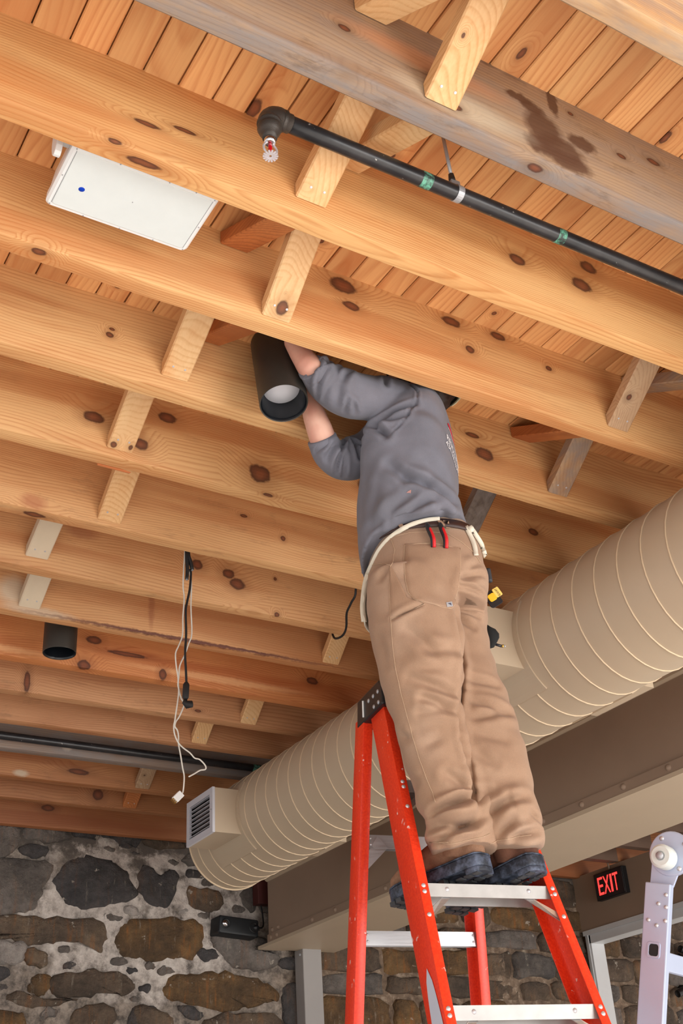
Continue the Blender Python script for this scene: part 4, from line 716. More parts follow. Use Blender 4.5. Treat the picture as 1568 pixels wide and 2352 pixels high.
ne = N('red_lit_letters', .5); ne.b.inputs['Emission Color'].default_value = (1, .035, .03, 1); ne.b.inputs['Emission Strength'].default_value = 1.6; ne.out(S(220, 40, 40))
def text_mesh(txt, size, ext=0.0, sx=1.0):
    cu = bpy.data.curves.new('txt', 'FONT'); cu.body = txt; cu.size = size; cu.extrude = ext; cu.align_x = 'CENTER'; cu.align_y = 'CENTER'
    o = bpy.data.objects.new('txt', cu); C.objects.link(o); dg = bpy.context.evaluated_depsgraph_get()
    me = o.evaluated_get(dg).to_mesh(); v = [Vector((p.co.x * sx, p.co.y, p.co.z)) for p in me.vertices]; f = [tuple(p.vertices) for p in me.polygons]
    bpy.data.objects.remove(o, do_unlink=True); return v, f
fe = frame((6.4375, 6.6635, 1.956), (-1, 0, 0), (0, -1, 0))
for i, ch in enumerate('EXIT'):
    v, f = text_mesh(ch, .185, .0012); xs_ = [p.x for p in v]; ys_ = [p.y for p in v]; wd = {'E': .054, 'X': .066, 'I': .018, 'T': .056}[ch]
    cx = (-.090, -.024, .029, .076)[i]; k1 = wd / (max(xs_) - min(xs_)); k2 = .128 / (max(ys_) - min(ys_)); mx = (max(xs_) + min(xs_)) / 2; my = (max(ys_) + min(ys_)) / 2
    MB().add([fe @ Vector(((p.x - mx) * k1 + cx, (p.y - my) * k2, p.z)) for p in v], f).build('letter', ne.m, ex, fix=False)
MB().tube([(6.470, 6.668, 2.05), (6.470, 6.668, 2.09), (6.47, 6.70, 2.24), (6.47, 6.70, ZD)], .008, 10).build('conduit', M['tan_dark'], ex, True)

# ---------------- emergency light ----------------
em = thing('emergency_light', 'black twin-eye emergency light on the stone wall beside the girder', 'light', (3.5, 7.06, 1.56))
fe = Matrix.Translation((3.503, 7.03, 1.562)) @ Matrix.Rotation(math.radians(4), 4, 'Y')
b = MB(); b.loft([[fe @ Vector((x, yy, z)) for x, z in rrect(-.142 + a, .142 - a, -.056 + a, .056 - a, .014)] for yy, a in ((.09, 0), (-.03, 0), (-.04, .006), (-.042, .012))])
autosmooth(b.build('housing', simple('matte_black_plastic', S(24, 28, 32), .5), em), .6)
for s_, k_ in ((-.095, 'chrome'), (.105, 'iron')):
    MB().lathe([(.033, 0), (.031, .005), (.026, .005), (.022, .001)], frame(fe @ Vector((s_, -.040, .004)), (0, -1, 0)), 20).build('lamp_ring', M['black'], em, True, fix=False)
    MB().lathe([(0, .010), (.010, .009), (.018, .005), (.021, 0)], frame(fe @ Vector((s_ + (-.006 if s_ < 0 else .016), -.040, .004)), (-.25, -1, -.3)), 16).build('lamp_eye', M['chrome'] if k_ == 'chrome' else M['caninner'], em, True)
MB().tube(spline([(3.64, 7.0, 1.56), (3.69, 7.02, 1.575), (3.71, 7.06, 1.66), (3.70, 7.09, 1.8)], 4), .005, 8).build('power_cord', M['rubber'], em, True)

# ---------------- black spotlights at the right edge ----------------
def spot(name, a, bb, label):
    t = thing(name, label, 'light', tuple(a), 'black tube spotlights'); d = (Vector(bb) - Vector(a)); L = d.length; fr = frame(a, d)
    MB().lathe([(0, .006), (.024, .006), (.026, 0), (.028, .002), (.028, L), (.024, L + .01), (0, L + .01)], fr, 20).build('barrel', M['black'], t, True)
    m = Vector(a).lerp(Vector(bb), .75); MB().tube([m, (m.x + .01, 7.09, m.z + .02), (m.x + .01, YW, m.z + .02)], .010, 8).build('bracket', M['black'], t, True)
spot('tube_spotlight', (7.385, 6.98, 1.586), (7.60, 6.98, 1.53), 'black tube spotlight at the right edge, upper of the close pair')
spot('tube_spotlight', (7.352, 6.98, 1.523), (7.57, 6.98, 1.462), 'black tube spotlight at the right edge, lower of the close pair')
spot('tube_spotlight', (7.266, 6.98, 1.247), (7.48, 6.98, 1.325), 'lowest black tube spotlight at the right edge, tilted upward')

# ---------------- orange step ladder ----------------
lu = Vector((.981, -.195, 0)); lw = Vector((.195, .981, 0)); LO = Vector((1.937, 2.438, 0))
def LP(a, d, z): return LO + lu * a + lw * d + Vector((0, 0, z))
lad = thing('step_ladder', 'orange fibreglass step ladder with aluminium steps, the man stands on it', 'ladder', tuple(LP(0, 0, FLOOR)))
def hf(z): return .171 + .0173 * (.685 - z) / .305
def wf(z): return -.115 * (.685 - z) / .305
def cprof(s, out, d0, fl, dep, th, lip=True):
    """C section opening inward; out = outer lateral, d0 = front depth"""
    i = -s
    return [(out, d0), (out, d0 + dep), (out + i * fl, d0 + dep), (out + i * fl, d0 + dep - th), (out + i * th, d0 + dep - th), (out + i * th, d0 + th), (out + i * fl, d0 + th), (out + i * fl, d0)]
def crail(name, s, fo, fd, z0, z1, fl, dep, th=.0042):
    rings = []
    for i in range(13):
        z = z0 + (z1 - z0) * i / 12; rings.append([LP(a, d, z) for a, d in cprof(s, s * fo(z), fd(z), fl, dep, th)])
    o = MB().loft(rings).build(name, M['orange'], lad, bevel=.002, seg=2); return autosmooth(o, .7)
for s in (-1, 1): crail('front_rail', s, lambda z: hf(z) + .024, wf, FLOOR + .03, 1.262, .026, .105)
ro = lambda z: .186 + .0135 * (.66 - z) / .305 + (.010 if False else 0)
rw = lambda z: .443 + .052 * (.66 - z) / .305
for s in (-1, 1): crail('rear_rail', s, lambda z: ro(z) + .014, rw, FLOOR + .03, 1.262, .030, .075)
rivs = []
for k in range(-1, 7):
    z = .685 - .305 * k
    if z < FLOOR + .1: break
    h = hf(z) + .018; d = wf(z) + .004; b = MB()
    prof = [(0, 0), (.094, 0), (.094, -.034), (.091, -.034), (.091, -.004), (.003, -.004), (.003, -.033), (0, -.033)]
    b.loft([[LP(a, d + q, z + r_) for q, r_ in prof] for a in (-h, h)])
    for g in range(5): b.box(-h, h, .014 + .015 * g, .018 + .015 * g, 0, .0014, Matrix(((lu.x, lw.x, 0, LP(0, d, z).x), (lu.y, lw.y, 0, LP(0, d, z).y), (0, 0, 1, z), (0, 0, 0, 1))))
    b.build('step', M['alum_dull'], lad)
    for s in (-1, 1):
        br_ = MB(); a0 = s * (hf(z) - .045); a1 = s * (hf(z - .075) + .014); w_ = .016
        br_.add([LP(a0 - s * 0, d + .006, z - .030), LP(a0 - s * w_ * 1.5, d + .006, z - .030), LP(a1 - s * .002, wf(z - .085) + .006, z - .098), LP(a1, wf(z - .075) + .006, z - .078),
                 LP(a0, d + .010, z - .030), LP(a0 - s * w_ * 1.5, d + .010, z - .030), LP(a1 - s * .002, wf(z - .085) + .010, z - .098), LP(a1, wf(z - .075) + .010, z - .078)],
                [(0, 1, 2, 3), (7, 6, 5, 4), (0, 4, 5, 1), (1, 5, 6, 2), (2, 6, 7, 3), (3, 7, 4, 0)])
        br_.build('step_brace', M['alum'], lad)
        for zz in (z - .008, z - .024, z - .085): rivs.append(LP(s * (hf(zz) + .012), wf(zz), zz))
        rivs.append(LP(s * (hf(z) - .055), d, z - .014))
for p in rivs:
    MB().lathe([(0, .0036), (.004, .003), (.0062, 0)], frame(p, -lw), 10).build('rivet', M['nail'], lad, True)
for z in (.92, .66, .36, .05, -.26, -.57, -.88, -1.19):
    r_ = ro(z) + .008; d = rw(z) + .013; b = MB()
    b.loft([[LP(a, d + q, z + t_) for q, t_ in ((0, 0), (.020, 0), (.020, -.040), (.017, -.040), (.017, -.003), (.003, -.003), (.003, -.040), (0, -.040))] for a in (-r_, r_)])
    b.build('rear_rung', M['alum'], lad)
    for s in (-1, 1):
        for q in (-.010, -.028): MB().lathe([(0, .002), (.003, .0015), (.0036, 0)], frame(LP(s * (ro(z) - .022), d, z + q), -lw), 8).build('rivet', M['nail'], lad, True)
b = MB(); s0 = ro(.92) + .012
for s in (-1, 1):
    b.add([LP(s * (s0 - .055), rw(.92) + .008, .915), LP(s * (s0 - .085), rw(.92) + .008, .882), LP(s * s0, rw(.82) + .010, .80), LP(s * s0, rw(.84) + .010, .835),
           LP(s * (s0 - .055), rw(.92) + .011, .915), LP(s * (s0 - .085), rw(.92) + .011, .882), LP(s * s0, rw(.82) + .013, .80), LP(s * s0, rw(.84) + .013, .835)],
          [(0, 1, 2, 3), (7, 6, 5, 4), (0, 4, 5, 1), (1, 5, 6, 2), (2, 6, 7, 3), (3, 7, 4, 0)]).build('rung_brace', M['alum'], lad); b = MB()
cp = MB(); pr_ = [(.186, 1.236), (.40, 1.236), (.40, 1.245), (.385, 1.318), (.205, 1.318), (.188, 1.300)]
cp.loft([[LP(a, d, z) for d, z in pr_] for a in (-.176, .176)])
o = cp.build('top_cap', simple('black_cap_plastic', S(30, 30, 32), .38, 0, .2, 30), lad, bevel=.006)
for (d, z) in ((.215, 1.285), (.252, 1.285), (.215, 1.252), (.252, 1.252), (.29, 1.285)):
    for s in (-1, 1): MB().lathe([(0, .003), (.005, .0026), (.007, 0)], frame(LP(s * .176, d, z), lu * s), 10).build('rivet', M['steel'], lad, True)
MB().tube([LP(-.178, .33, 1.30), LP(-.178, .335, 1.25)], .003, 6).build('cap_scratch', M['white'], lad)
lb_ = MB(); n = 14; ov = []
for i in range(n + 1):                                   # pale rounded label on the web of the left front rail
    z = .475 - .45 * i / n; wd = .036 * math.sqrt(max(0, 1 - (1 - min(1, i / (n * .6))) ** 2)); a = -(hf(z) + .0245); ov.append((LP(a - .0012, wf(z) + .046 - wd, z), LP(a - .0012, wf(z) + .046 + wd, z)))
lb_.add([p for q in ov for p in q], [(2 * i, 2 * i + 1, 2 * i + 3, 2 * i + 2) for i in range(n)]).build('rail_label', simple('pale_label', S(200, 208, 226), .4, 0, .02), lad, fix=False)
for s in (-1, 1):
    for fo, fd, dp in ((lambda z: hf(z) + .024, wf, .105), (lambda z: ro(z) + .014, rw, .075)):
        z = FLOOR; b = MB(); p = LP(s * (fo(z) - .012), fd(z) + dp / 2, z); b.box(-.018, .018, -dp / 2 - .006, dp / 2 + .006, 0, .06, Matrix(((lu.x, lw.x, 0, p.x), (lu.y, lw.y, 0, p.y), (0, 0, 1, p.z), (0, 0, 0, 1)))); b.build('rubber_foot', M['rubber'], lad, bevel=.004)

# ---------------- aluminium hinged ladder ----------------
au = Vector((.919, .394, 0)); an = Vector((-.394, .919, 0))
T0 = Vector((2.492, 2.383, .712)); sl = Vector((-.038, .087, -.348)) / .348
al = thing('folding_ladder', 'silver aluminium folding ladder with a white wheel at its hinge', 'ladder', (2.7, 3.0, FLOOR))
def arail(base, dirv, nrm, ln, name='side_rail', hole=True):
    """box rail: local x = lateral, local y = across, runs down dirv"""
    z = dirv.normalized(); fr = frame(base, z, au); return fr
def railmesh(off, dirv, L, name):
    fr = frame(T0 + au * off, dirv, au); b = MB()
    b.loft([[fr @ Vector((x, y, t)) for x, y in ((-.014, -.036), (.014, -.036), (.014, .036), (-.014, .036))] for t in (0, L)])
    b.build(name, M['alum_cool'], al, bevel=.003); return fr
Ld = (T0.z - FLOOR - .02) / abs(sl.normalized().z)
fr0 = railmesh(0, sl, Ld, 'side_rail'); fr1 = railmesh(.40, sl, Ld, 'side_rail')
sl2 = Vector((-sl.x + .02, -sl.y - .52, sl.z))
sl2 = (-an * .55 + Vector((0, 0, -1)) + au * .0)
for off in (.045, .445):
    fr = frame(T0 + au * off + Vector((0, 0, .05)) - an * .10, sl2, au); L2 = (T0.z + .05 - FLOOR - .02) / abs(sl2.normalized().z); b = MB()
    b.loft([[fr @ Vector((x, y, t)) for x, y in ((-.014, -.036), (.014, -.036), (.014, .036), (-.014, .036))] for t in (.04, L2)]); b.build('side_rail', M['alum_cool'], al, bevel=.003)
for off in (0, .40):
    c0 = T0 + au * (off + .012) + Vector((0, 0, .075)) - an * .045
    hb = MB(); fr = frame(c0, au, an)
    hb.lathe([(0, -.006), (.060, -.006), (.062, -.004), (.062, .004), (.060, .006), (0, .006)], fr, 32)
    hb.loft([[fr @ Vector(p) for p in ((-.048, .0, t), (.052, .01, t), (.082, -.09, t), (.012, -.09, t))] for t in (-.004, .004)])
    if off: hb.loft([[fr @ Vector(p) for p in ((-.05, .03, t), (-.02, -.05, t), (-.11, -.09, t), (-.13, -.03, t))] for t in (-.004, .004)])
    hb.build('hinge_plate', M['alum_cool'], al, bevel=.0015)
    if not off:
        wl = MB(); wl.lathe([(0, .052), (.012, .052), (.013, .055), (.026, .055), (.032, .050), (.033, .046), (.033, .014), (.028, .008), (0, .008)], frame(c0 + an * .012 + Vector((0, 0, -.012)), -au, an), 32)
        autosmooth(wl.build('wheel', simple('milky_nylon', S(216, 224, 222), .4, 0, .02), al), .5)
        MB().lathe([(0, .064), (.010, .064), (.0105, .060), (.0105, .050)], frame(c0 + an * .012 + Vector((0, 0, -.012)), -au, an), 14).build('axle', M['steel'], al, True)
        for q in (70, 160, 250, 330):
            p = c0 + (an * math.cos(math.radians(q)) + Vector((0, 0, 1)) * math.sin(math.radians(q))) * .048 - au * .006
            MB().lathe([(0, .004), (.006, .003), (.007, 0)], frame(p, -au), 10).build('rivet', M['nail'], al, True)
for (y, t) in ((.026, .03), (.006, .055), (.028, .062), (.028, .098), (-.020, .10), (.004, .112)):
    MB().lathe([(0, .004), (.0052, .003), (.006, 0)], frame(fr0 @ Vector((-.0142, -y * -1, t)), -au), 10).build('rivet', M['nail'], al, True)
hl = MB(); hl.loft([[fr0 @ Vector((xx, y, t)) for y, t in rrect(-.019 + g, .019 - g, .155 + g, .197 - g, .007, 3)] for xx, g in ((-.0138, 0), (-.0165, .001), (-.0165, .005), (-.0142, .006))], cap=False)
hl.build('socket_rim', M['alum_cool'], al, fix=False)
MB().loft([[fr0 @ Vector((xx, y, t)) for y, t in rrect(-.014, .014, .160, .192, .005, 3)] for xx in (-.0145, -.0135)]).build('socket_hole', M['rubber'], al)
k = 0; t = .20
while t < Ld - .1:
    p = fr0 @ Vector((0, 0, t)); b = MB(); fr = frame(p, au, sl)
    b.loft([[fr @ Vector((x, y, s_)) for x, y in ((-.026, -.020), (.022, -.020), (.026, -.014), (.020, .016), (-.016, .018), (-.026, .010))] for s_ in (.014, .386)]); b.build('rung', M['alum_cool'], al, bevel=.002); t += .268
for s_, L_, d_ in ((0, Ld, sl), (.40, Ld, sl)):
    p = T0 + au * s_ + d_.normalized() * L_; MB().box(p.x - .03, p.x + .03, p.y - .045, p.y + .045, FLOOR, FLOOR + .06).build('rubber_foot', M['rubber'], al, bevel=.006)
for off in (.045, .445):
    p = T0 + au * off + Vector((0, 0, .05)) - an * .10 + sl2.normalized() * L2; MB().box(p.x - .03, p.x + .03, p.y - .045, p.y + .045, FLOOR, FLOOR + .06).build('rubber_foot', M['rubber'], al, bevel=.006)
# ---------------- the man on the ladder ----------------
av = Vector((.859, -.511, 0)).normalized(); bv = Vector((.511, .859, 0)).normalized(); zv = Vector((0, 0, 1))
def ell(c, ra, rb, n=40, e=2.3):
    out = []
    for k in range(n):
        q = 2 * math.pi * k / n; cq, sq = math.cos(q), math.sin(q)
        x = abs(cq) ** (2 / e) * (1 if cq >= 0 else -1); y = abs(sq) ** (2 / e) * (1 if sq >= 0 else -1)
        out.append(Vector(c) + av * ra * x + bv * rb * y)
    return out
def lofts(rings, k=1.0, grow=0.0, e=2.3): return [ell(r[:3], r[3] * k + grow, r[4] * k + grow, 40, e) for r in rings]
def remesh(mb, vox, it=6, fac=.5):
    me = bpy.data.meshes.new('tmp'); me.from_pydata(mb.v, [], mb.f)
    bm = bmesh.new(); bm.from_mesh(me); bmesh.ops.recalc_face_normals(bm, faces=bm.faces); bm.to_mesh(me); bm.free()
    o = bpy.data.objects.new('tmp', me); C.objects.link(o)
    m = o.modifiers.new('r', 'REMESH'); m.mode = 'VOXEL'; m.voxel_size = vox
    if it: s = o.modifiers.new('s', 'SMOOTH'); s.iterations = it; s.factor = fac
    dg = bpy.context.evaluated_depsgraph_get(); ev = o.evaluated_get(dg).to_mesh()
    n = len(ev.vertices); co = np.empty(n * 3); no = np.empty(n * 3)
    ev.vertices.foreach_get('co', co); ev.vertex_normals.foreach_get('vector', no)
    f = [tuple(p.vertices) for p in ev.polygons]
    bpy.data.objects.remove(o, do_unlink=True)
    return co.reshape(-1, 3), no.reshape(-1, 3), f
AV, BV, ZV = (np.array(q) for q in (av, bv, zv))
def creases(co, no, L, gain=1.0):
    """press cloth folds into the side that faces -bv: a valley flanked by two soft ridges"""
    a = co @ AV; z = co[:, 2]; face = np.clip(-(no @ BV) * 1.6 + .25, 0, 1); dsp = np.zeros(len(co))
    for p, q, w, d in L:
        p = np.array(p); q = np.array(q); pa, pz = p @ AV, p[2]; da, dz = (q - p) @ AV, (q - p)[2]; LL = da * da + dz * dz
        t = ((a - pa) * da + (z - pz) * dz) / LL; tc = np.clip(t, 0, 1)
        ds = np.hypot(a - pa - tc * da, z - pz - tc * dz)
        taper = np.sin(np.pi * np.clip(tc * .8 + .1, 0, 1)) ** .7
        dsp += taper * d * (-np.exp(-(ds / w) ** 2) + .62 * np.exp(-((ds - 1.9 * w) / (1.2 * w)) ** 2))
    return co + no * (dsp * face * gain)[:, None]
def rumple(co, no, sc, amp, stretch=(1, 1, 1), seed=0, low=0):
    st = np.array(stretch)
    d = np.array([noise.noise(Vector(p * sc * st + seed)) for p in co])
    if low: d = d * (1 + 1.6 * np.clip((low - co[:, 2]) / .12, 0, 1))
    return co + no * (d * amp)[:, None]
def cloth(name, mb, mat, parent, vox, L, amp, sc, stretch, seed, it=6, gain=1.0):
    co, no, f = remesh(mb, vox, it); co = rumple(co, no, sc, amp, stretch, seed, .97 if name == 'trousers' else 0); co = creases(co, no, L, gain)
    o = obj(name, co.tolist(), f, mat, parent, True)
    return o, BVHTree.FromPolygons([tuple(p) for p in co], f)
man = thing('person', 'man in grey shirt and tan trousers on the orange ladder, arms raised', 'person', (1.93, 2.47, .69))
def mk_cloth(name, a, b, sc, weave, sheen=.1, fade=None):
    n = N(name, .88); p = n.tc(); f = n.noise(p, sc, 5, .6); wv = n.noise(p, weave, 1)
    c = n.mix(n.mr(f, .32, .68), a, b)
    if fade: g = n.noise(p, sc * .45, 3); c = n.mix(n.mr(g, .5, .66, 0, .6), c, fade)
    c = n.vmath('SCALE', c, n.mr(wv, .3, .7, .93, 1.07)); n.bump(wv, .15, .001)
    try: n.b.inputs['Sheen Weight'].default_value = sheen
    except Exception: pass
    return n.out(c)
m_shirt = mk_cloth('charcoal_cotton', S(116, 116, 128), S(104, 104, 114), 6, 700)
m_duck = mk_cloth('brown_duck_canvas', S(166, 136, 113), S(152, 121, 98), 5, 500, .1, S(180, 155, 136))
m_duck2 = mk_cloth('brown_duck_pocket', S(163, 132, 108), S(149, 118, 95), 7, 500, .1, S(177, 151, 131))
m_stitch = simple('tan_thread', S(188, 160, 134), .8, 0, .1, 60)
m_belt = simple('dark_brown_leather', S(58, 36, 32), .5, 0, .15, 20)
m_strap = simple('cream_cotton_tape', S(222, 216, 200), .8, 0, .06, 30)
m_skin = N('skin', .5); q_ = m_skin.noise(m_skin.tc(), 14, 3); m_skin.b.inputs['Subsurface Weight'].default_value = .12; m_skin.b.inputs['Subsurface Radius'].default_value = (.012, .005, .003)
m_skin = m_skin.out(m_skin.mix(m_skin.mr(q_, .35, .65), S(226, 178, 158), S(214, 156, 138)))
m_hair = simple('dark_brown_hair', S(46, 30, 24), .6, 0, .3, 90)

# trousers
CT = [(p, q, w_, d_) for p, q, w_, d_ in CR_T]; parts = []
for legs, k_ in ((P_LEG_L, 1.0), (P_LEG_R, .985)):            # each leg keeps its own surface so that one overlaps the other
    tb = MB(); tb.loft(lofts(P_PELVIS, k_)); tb.loft(lofts(legs))
    co, no, f = remesh(tb, .0054, 4); co = rumple(co, no, 9, .0055, (1, 1, 2.2), 3.3, .97); parts.append((creases(co, no, CT, 1.7), f))
n0 = len(parts[0][0]); co = np.concatenate([parts[0][0], parts[1][0]]); f = parts[0][1] + [tuple(i + n0 for i in q) for q in parts[1][1]]
tro = obj('trousers', co.tolist(), f, m_duck, man, True); TB = BVHTree.FromPolygons([tuple(p) for p in co], f)
dview = (bv * .90 + zv * .42).normalized()
def cast(p, tree, d=None, off=.002, back=.6):
    d = d or dview; p = V3(p); h = tree.ray_cast(p - d * back, d, 2.0)
    if h[0] is None:
        h = tree.find_nearest(p)
    n = h[1]
    if n.dot(d) > 0: n = -n
    return h[0] + n * off, n
def densify(pts, k):
    out = []
    for a, b in zip(pts, pts[1:]):
        for i in range(k): out.append(V3(a).lerp(V3(b), i / k))
    return out + [V3(pts[-1])]
def patch(name, rows, tree, off, mat, parent, nu=14, nv=5, d=None):
    """cloth patch laid on the surface under it, with a thin turned-in edge"""
    R_ = []
    for (l0, r0), (l1, r1) in zip(rows, rows[1:]):
        for i in range(nv): R_.append((V3(l0).lerp(V3(l1), i / nv), V3(r0).lerp(V3(r1), i / nv)))
    R_.append((V3(rows[-1][0]), V3(rows[-1][1]))); g = []
    for j, (l, r) in enumerate(R_):
        line = []
        for i in range(nu + 1):
            edge = i in (0, nu) or j in (0, len(R_) - 1)
            p, n = cast(l.lerp(r, i / nu), tree, d, off * (.15 if edge else 1)); line.append(p)
        g.append(line)
    # duplicate the rim so that the edge stands up crisply
    n1 = nu + 1; v = [p for l in g for p in l]
    f = [(j * n1 + i, j * n1 + i + 1, (j + 1) * n1 + i + 1, (j + 1) * n1 + i) for j in range(len(g) - 1) for i in range(nu)]
    o = obj(name, v, f, mat, parent, True); return o
patch('back_pocket', POCKET, TB, .0042, m_duck2, tro, 22, 6)
patch('tool_pocket', FLAP, TB, .004, m_duck2, tro, 10, 6)
for s_ in SEAMS:
    pts = [cast(p, TB, None, .0012)[0] for p in densify(s_, 6)]
    pts = [p for i, p in enumerate(pts) if i == 0 or (p - pts[i - 1]).length > .0015]
    if len(pts) > 3: MB().tube(pts, .0009, 5).build('seam', m_stitch, tro, True)
cp_ = [cast(V3(POCKET[-1][1]) + av * dx + zv * dz, TB, None, .0055)[0] for dx, dz in ((-.016, .018), (.001, .020), (.002, .006), (-.015, .004))]
pl0 = obj('pocket_label', cp_, [(0, 1, 2, 3)], simple('woven_white_label', S(166, 164, 168), .7), tro)
c0_ = sum(cp_, Vector()) / 4; MB().add([c0_ + (p - c0_) * .55 - dview * .001 for p in cp_[:3]], [(0, 1, 2)]).build('label_mark', simple('label_navy', S(70, 74, 96), .7), tro, fix=False)
# belt, loops
bz0, bz1 = BELTZ; b = MB(); rr = []
def waist(z, grow):
    zs_ = [r[2] for r in P_PELVIS]; i = max(j for j in range(len(zs_)) if zs_[j] >= z) if z <= zs_[0] else 0; j = min(i + 1, len(zs_) - 1)
    t = (zs_[i] - z) / (zs_[i] - zs_[j]) if i != j else 0; r0, r1 = P_PELVIS[i], P_PELVIS[j]; q = [r0[k] + (r1[k] - r0[k]) * t for k in range(5)]
    return ell((q[0], q[1], z), q[3] + grow, q[4] + grow, 48)
b.loft([waist(bz0, .002), waist(bz0, .0065), waist((bz0 + bz1) / 2, .0075), waist(bz1, .0065), waist(bz1, .002)], cap=False)
belt = b.build('belt', m_belt, man, True)
BB = BVHTree.FromPolygons(b.v, b.f)
for l in LOOPS:
    (p0, p1) = (V3(l[0]), V3(l[1])); d = (p1 - p0).normalized(); pts = densify([p0, p1], 5); v = []
    for p in pts:
        for s_ in (-.0065, .0065): v.append(cast(p + av * s_, BB, None, .004)[0])
    obj('belt_loop', v, [(2 * i, 2 * i + 1, 2 * i + 3, 2 * i + 2) for i in range(len(pts) - 1)], m_duck2, tro, True)

# shirt: torso and two sleeves as one garment
hb = MB(); zl, zn, zr_ = HEMZ; zf = (zl + zr_) / 2 - .02; t0 = P_TORSO[0]; n = 40; hem = []
mm_ = (zl + zn + zr_ + zf) / 4; c1 = (zr_ - zl) / 2; s1 = (zf - zn) / 2; c2 = ((zl + zr_) - (zn + zf)) / 4
for k in range(n):
    q = 2 * math.pi * k / n; p = ell(t0[:3], t0[3] * .985, t0[4] * 1.0, n)[k]
    hem.append(Vector((p.x, p.y, mm_ + c1 * math.cos(q) + s1 * math.sin(q) + c2 * math.cos(2 * q) + .032 * math.exp(-((q - math.radians(230)) / .62) ** 2))))
def torso_ring(r):
    # the back is a fairly flat plane turned slightly to the near side
    t = min(1, max(0, (r[2] - 1.80) / .12)); ph = -.27 * t; e = 2.3 + 1.6 * t; n = 40; out = []; ka = 1 - .13 * t
    a_ = av * math.cos(ph) + bv * math.sin(ph); b_ = bv * math.cos(ph) - av * math.sin(ph)
    for k in range(n):
        q = 2 * math.pi * k / n; cq, sq = math.cos(q), math.sin(q)
        x = abs(cq) ** (2 / e) * (1 if cq >= 0 else -1); y = abs(sq) ** (2 / e) * (1 if sq >= 0 else -1)
        out.append(Vector(r[:3]) + a_ * r[3] * ka * x + b_ * r[4] * y)
    return out
rg = [torso_ring(r) for r in P_TORSO[1:]]; low = []
for k in range(n): low.append(hem[k].lerp(rg[0][k], .5))
hb.loft([hem, low] + rg)
def limb(mb, P, k=1.0, n=20): mb.tube([p[:3] for p in P], [p[3] * k for p in P], n)
for P in (P_SLEEVE_L, P_SLEEVE_R):
    pts = spline([p[:3] for p in P], 4); rs = [np.interp(i / 4, range(len(P)), [p[3] for p in P]) for i in range(len(pts))]
    hb.tube(pts, [float(r) for r in rs], 22)
shi, HB = cloth('shirt', hb, m_shirt, man, .0054, CR_H, .005, 8, (1, 1, 1.6), 8.8, 4, 2.1)
for P in (P_SLEEVE_L, P_SLEEVE_R):
    p, q = V3(P[-1]), V3(P[-2]); d = (p - q).normalized(); r = P[-1][3]
    MB().lathe([(r * .80, .006), (r * 1.0, .006), (r * 1.03, .001), (r * 1.035, -.020), (r * .99, -.024)], frame(p, d), 26).build('cuff', m_shirt, shi, True)
# torn hole in the side of the shirt, skin showing
hv = [cast(V3(TEAR[0]) + av * a_ + zv * b_, HB, None, .0012)[0] for a_, b_ in ((-.008, -.003), (-.003, .002), (.003, .005), (.006, .006), (.006, .001), (.004, -.006), (.001, -.003))]
obj('shirt_tear', hv, [tuple(range(7))], simple('skin_through_tear', S(176, 128, 122), .6), shi)
# printed lettering on the back
m_print = simple('white_print', S(244, 243, 248), .7, 0, .04, 80); m_pred = simple('red_print', S(206, 44, 62), .7)
tx = cast(TXT[0], HB)[0]; ta = tx.dot(bv) - .004; tx.z -= .004
def print_on(txt, size, b0, z0, mat, name, sx=1.0, left=True):
    v, f = text_mesh(txt, size, 0, sx); x0_ = min(p.x for p in v); out = []
    for p in v:
        o = av * (tx.dot(av) + .5) + bv * (b0 + p.x - x0_) + zv * (z0 + p.y); h = HB.ray_cast(o, -av, 1.2)
        if h[0] is None: h = HB.find_nearest(o - av * .5)
        nn = h[1] if h[1].dot(av) > 0 else -h[1]; out.append(h[0] + nn * .0025)
    obj(name, out, f, mat, shi)
print_on('RESIDENTIAL', .027, ta + .004, tx.z + .015, m_print, 'back_print', 1.3)
print_on('434 660 8646', .027, ta - .004, tx.z - .009, m_print, 'back_print', 1.25)
def stroke(pts, wd, mat, name):
    v = []
    for (b_, z_), w_ in zip(pts, wd):
        for s_ in (-w_, w_):
            o = av * (tx.dot(av) + .5) + bv * (ta + b_) + zv * (tx.z + z_ + s_); h = HB.ray_cast(o, -av, 1.2)
            if h[0] is None: h = HB.find_nearest(o - av * .5)
            nn = h[1] if h[1].dot(av) > 0 else -h[1]; v.append(h[0] + nn * .0014)
    obj(name, v, [(2 * i, 2 * i + 1, 2 * i + 3, 2 * i + 2) for i in range(len(pts) - 1)], mat, shi)
stroke([(.05 + .012 * i, .052 - .0006 * i * i * .3 + .004 * math.sin(i * .4)) for i in range(14)], [.0005 + .003 * math.sin(math.pi * i / 13) for i in range(14)], m_print, 'back_print')
stroke([(.055 + .012 * i, .098 + .010 * math.sin(i * .55)) for i in range(11)], [.002 + .010 * math.sin(math.pi * i / 10) for i in range(11)], m_pred, 'back_print')
stroke([(.050 + .013 * i, .080 + .010 * math.sin(i * .5)) for i in range(11)], [.003] * 11, m_print, 'back_print')

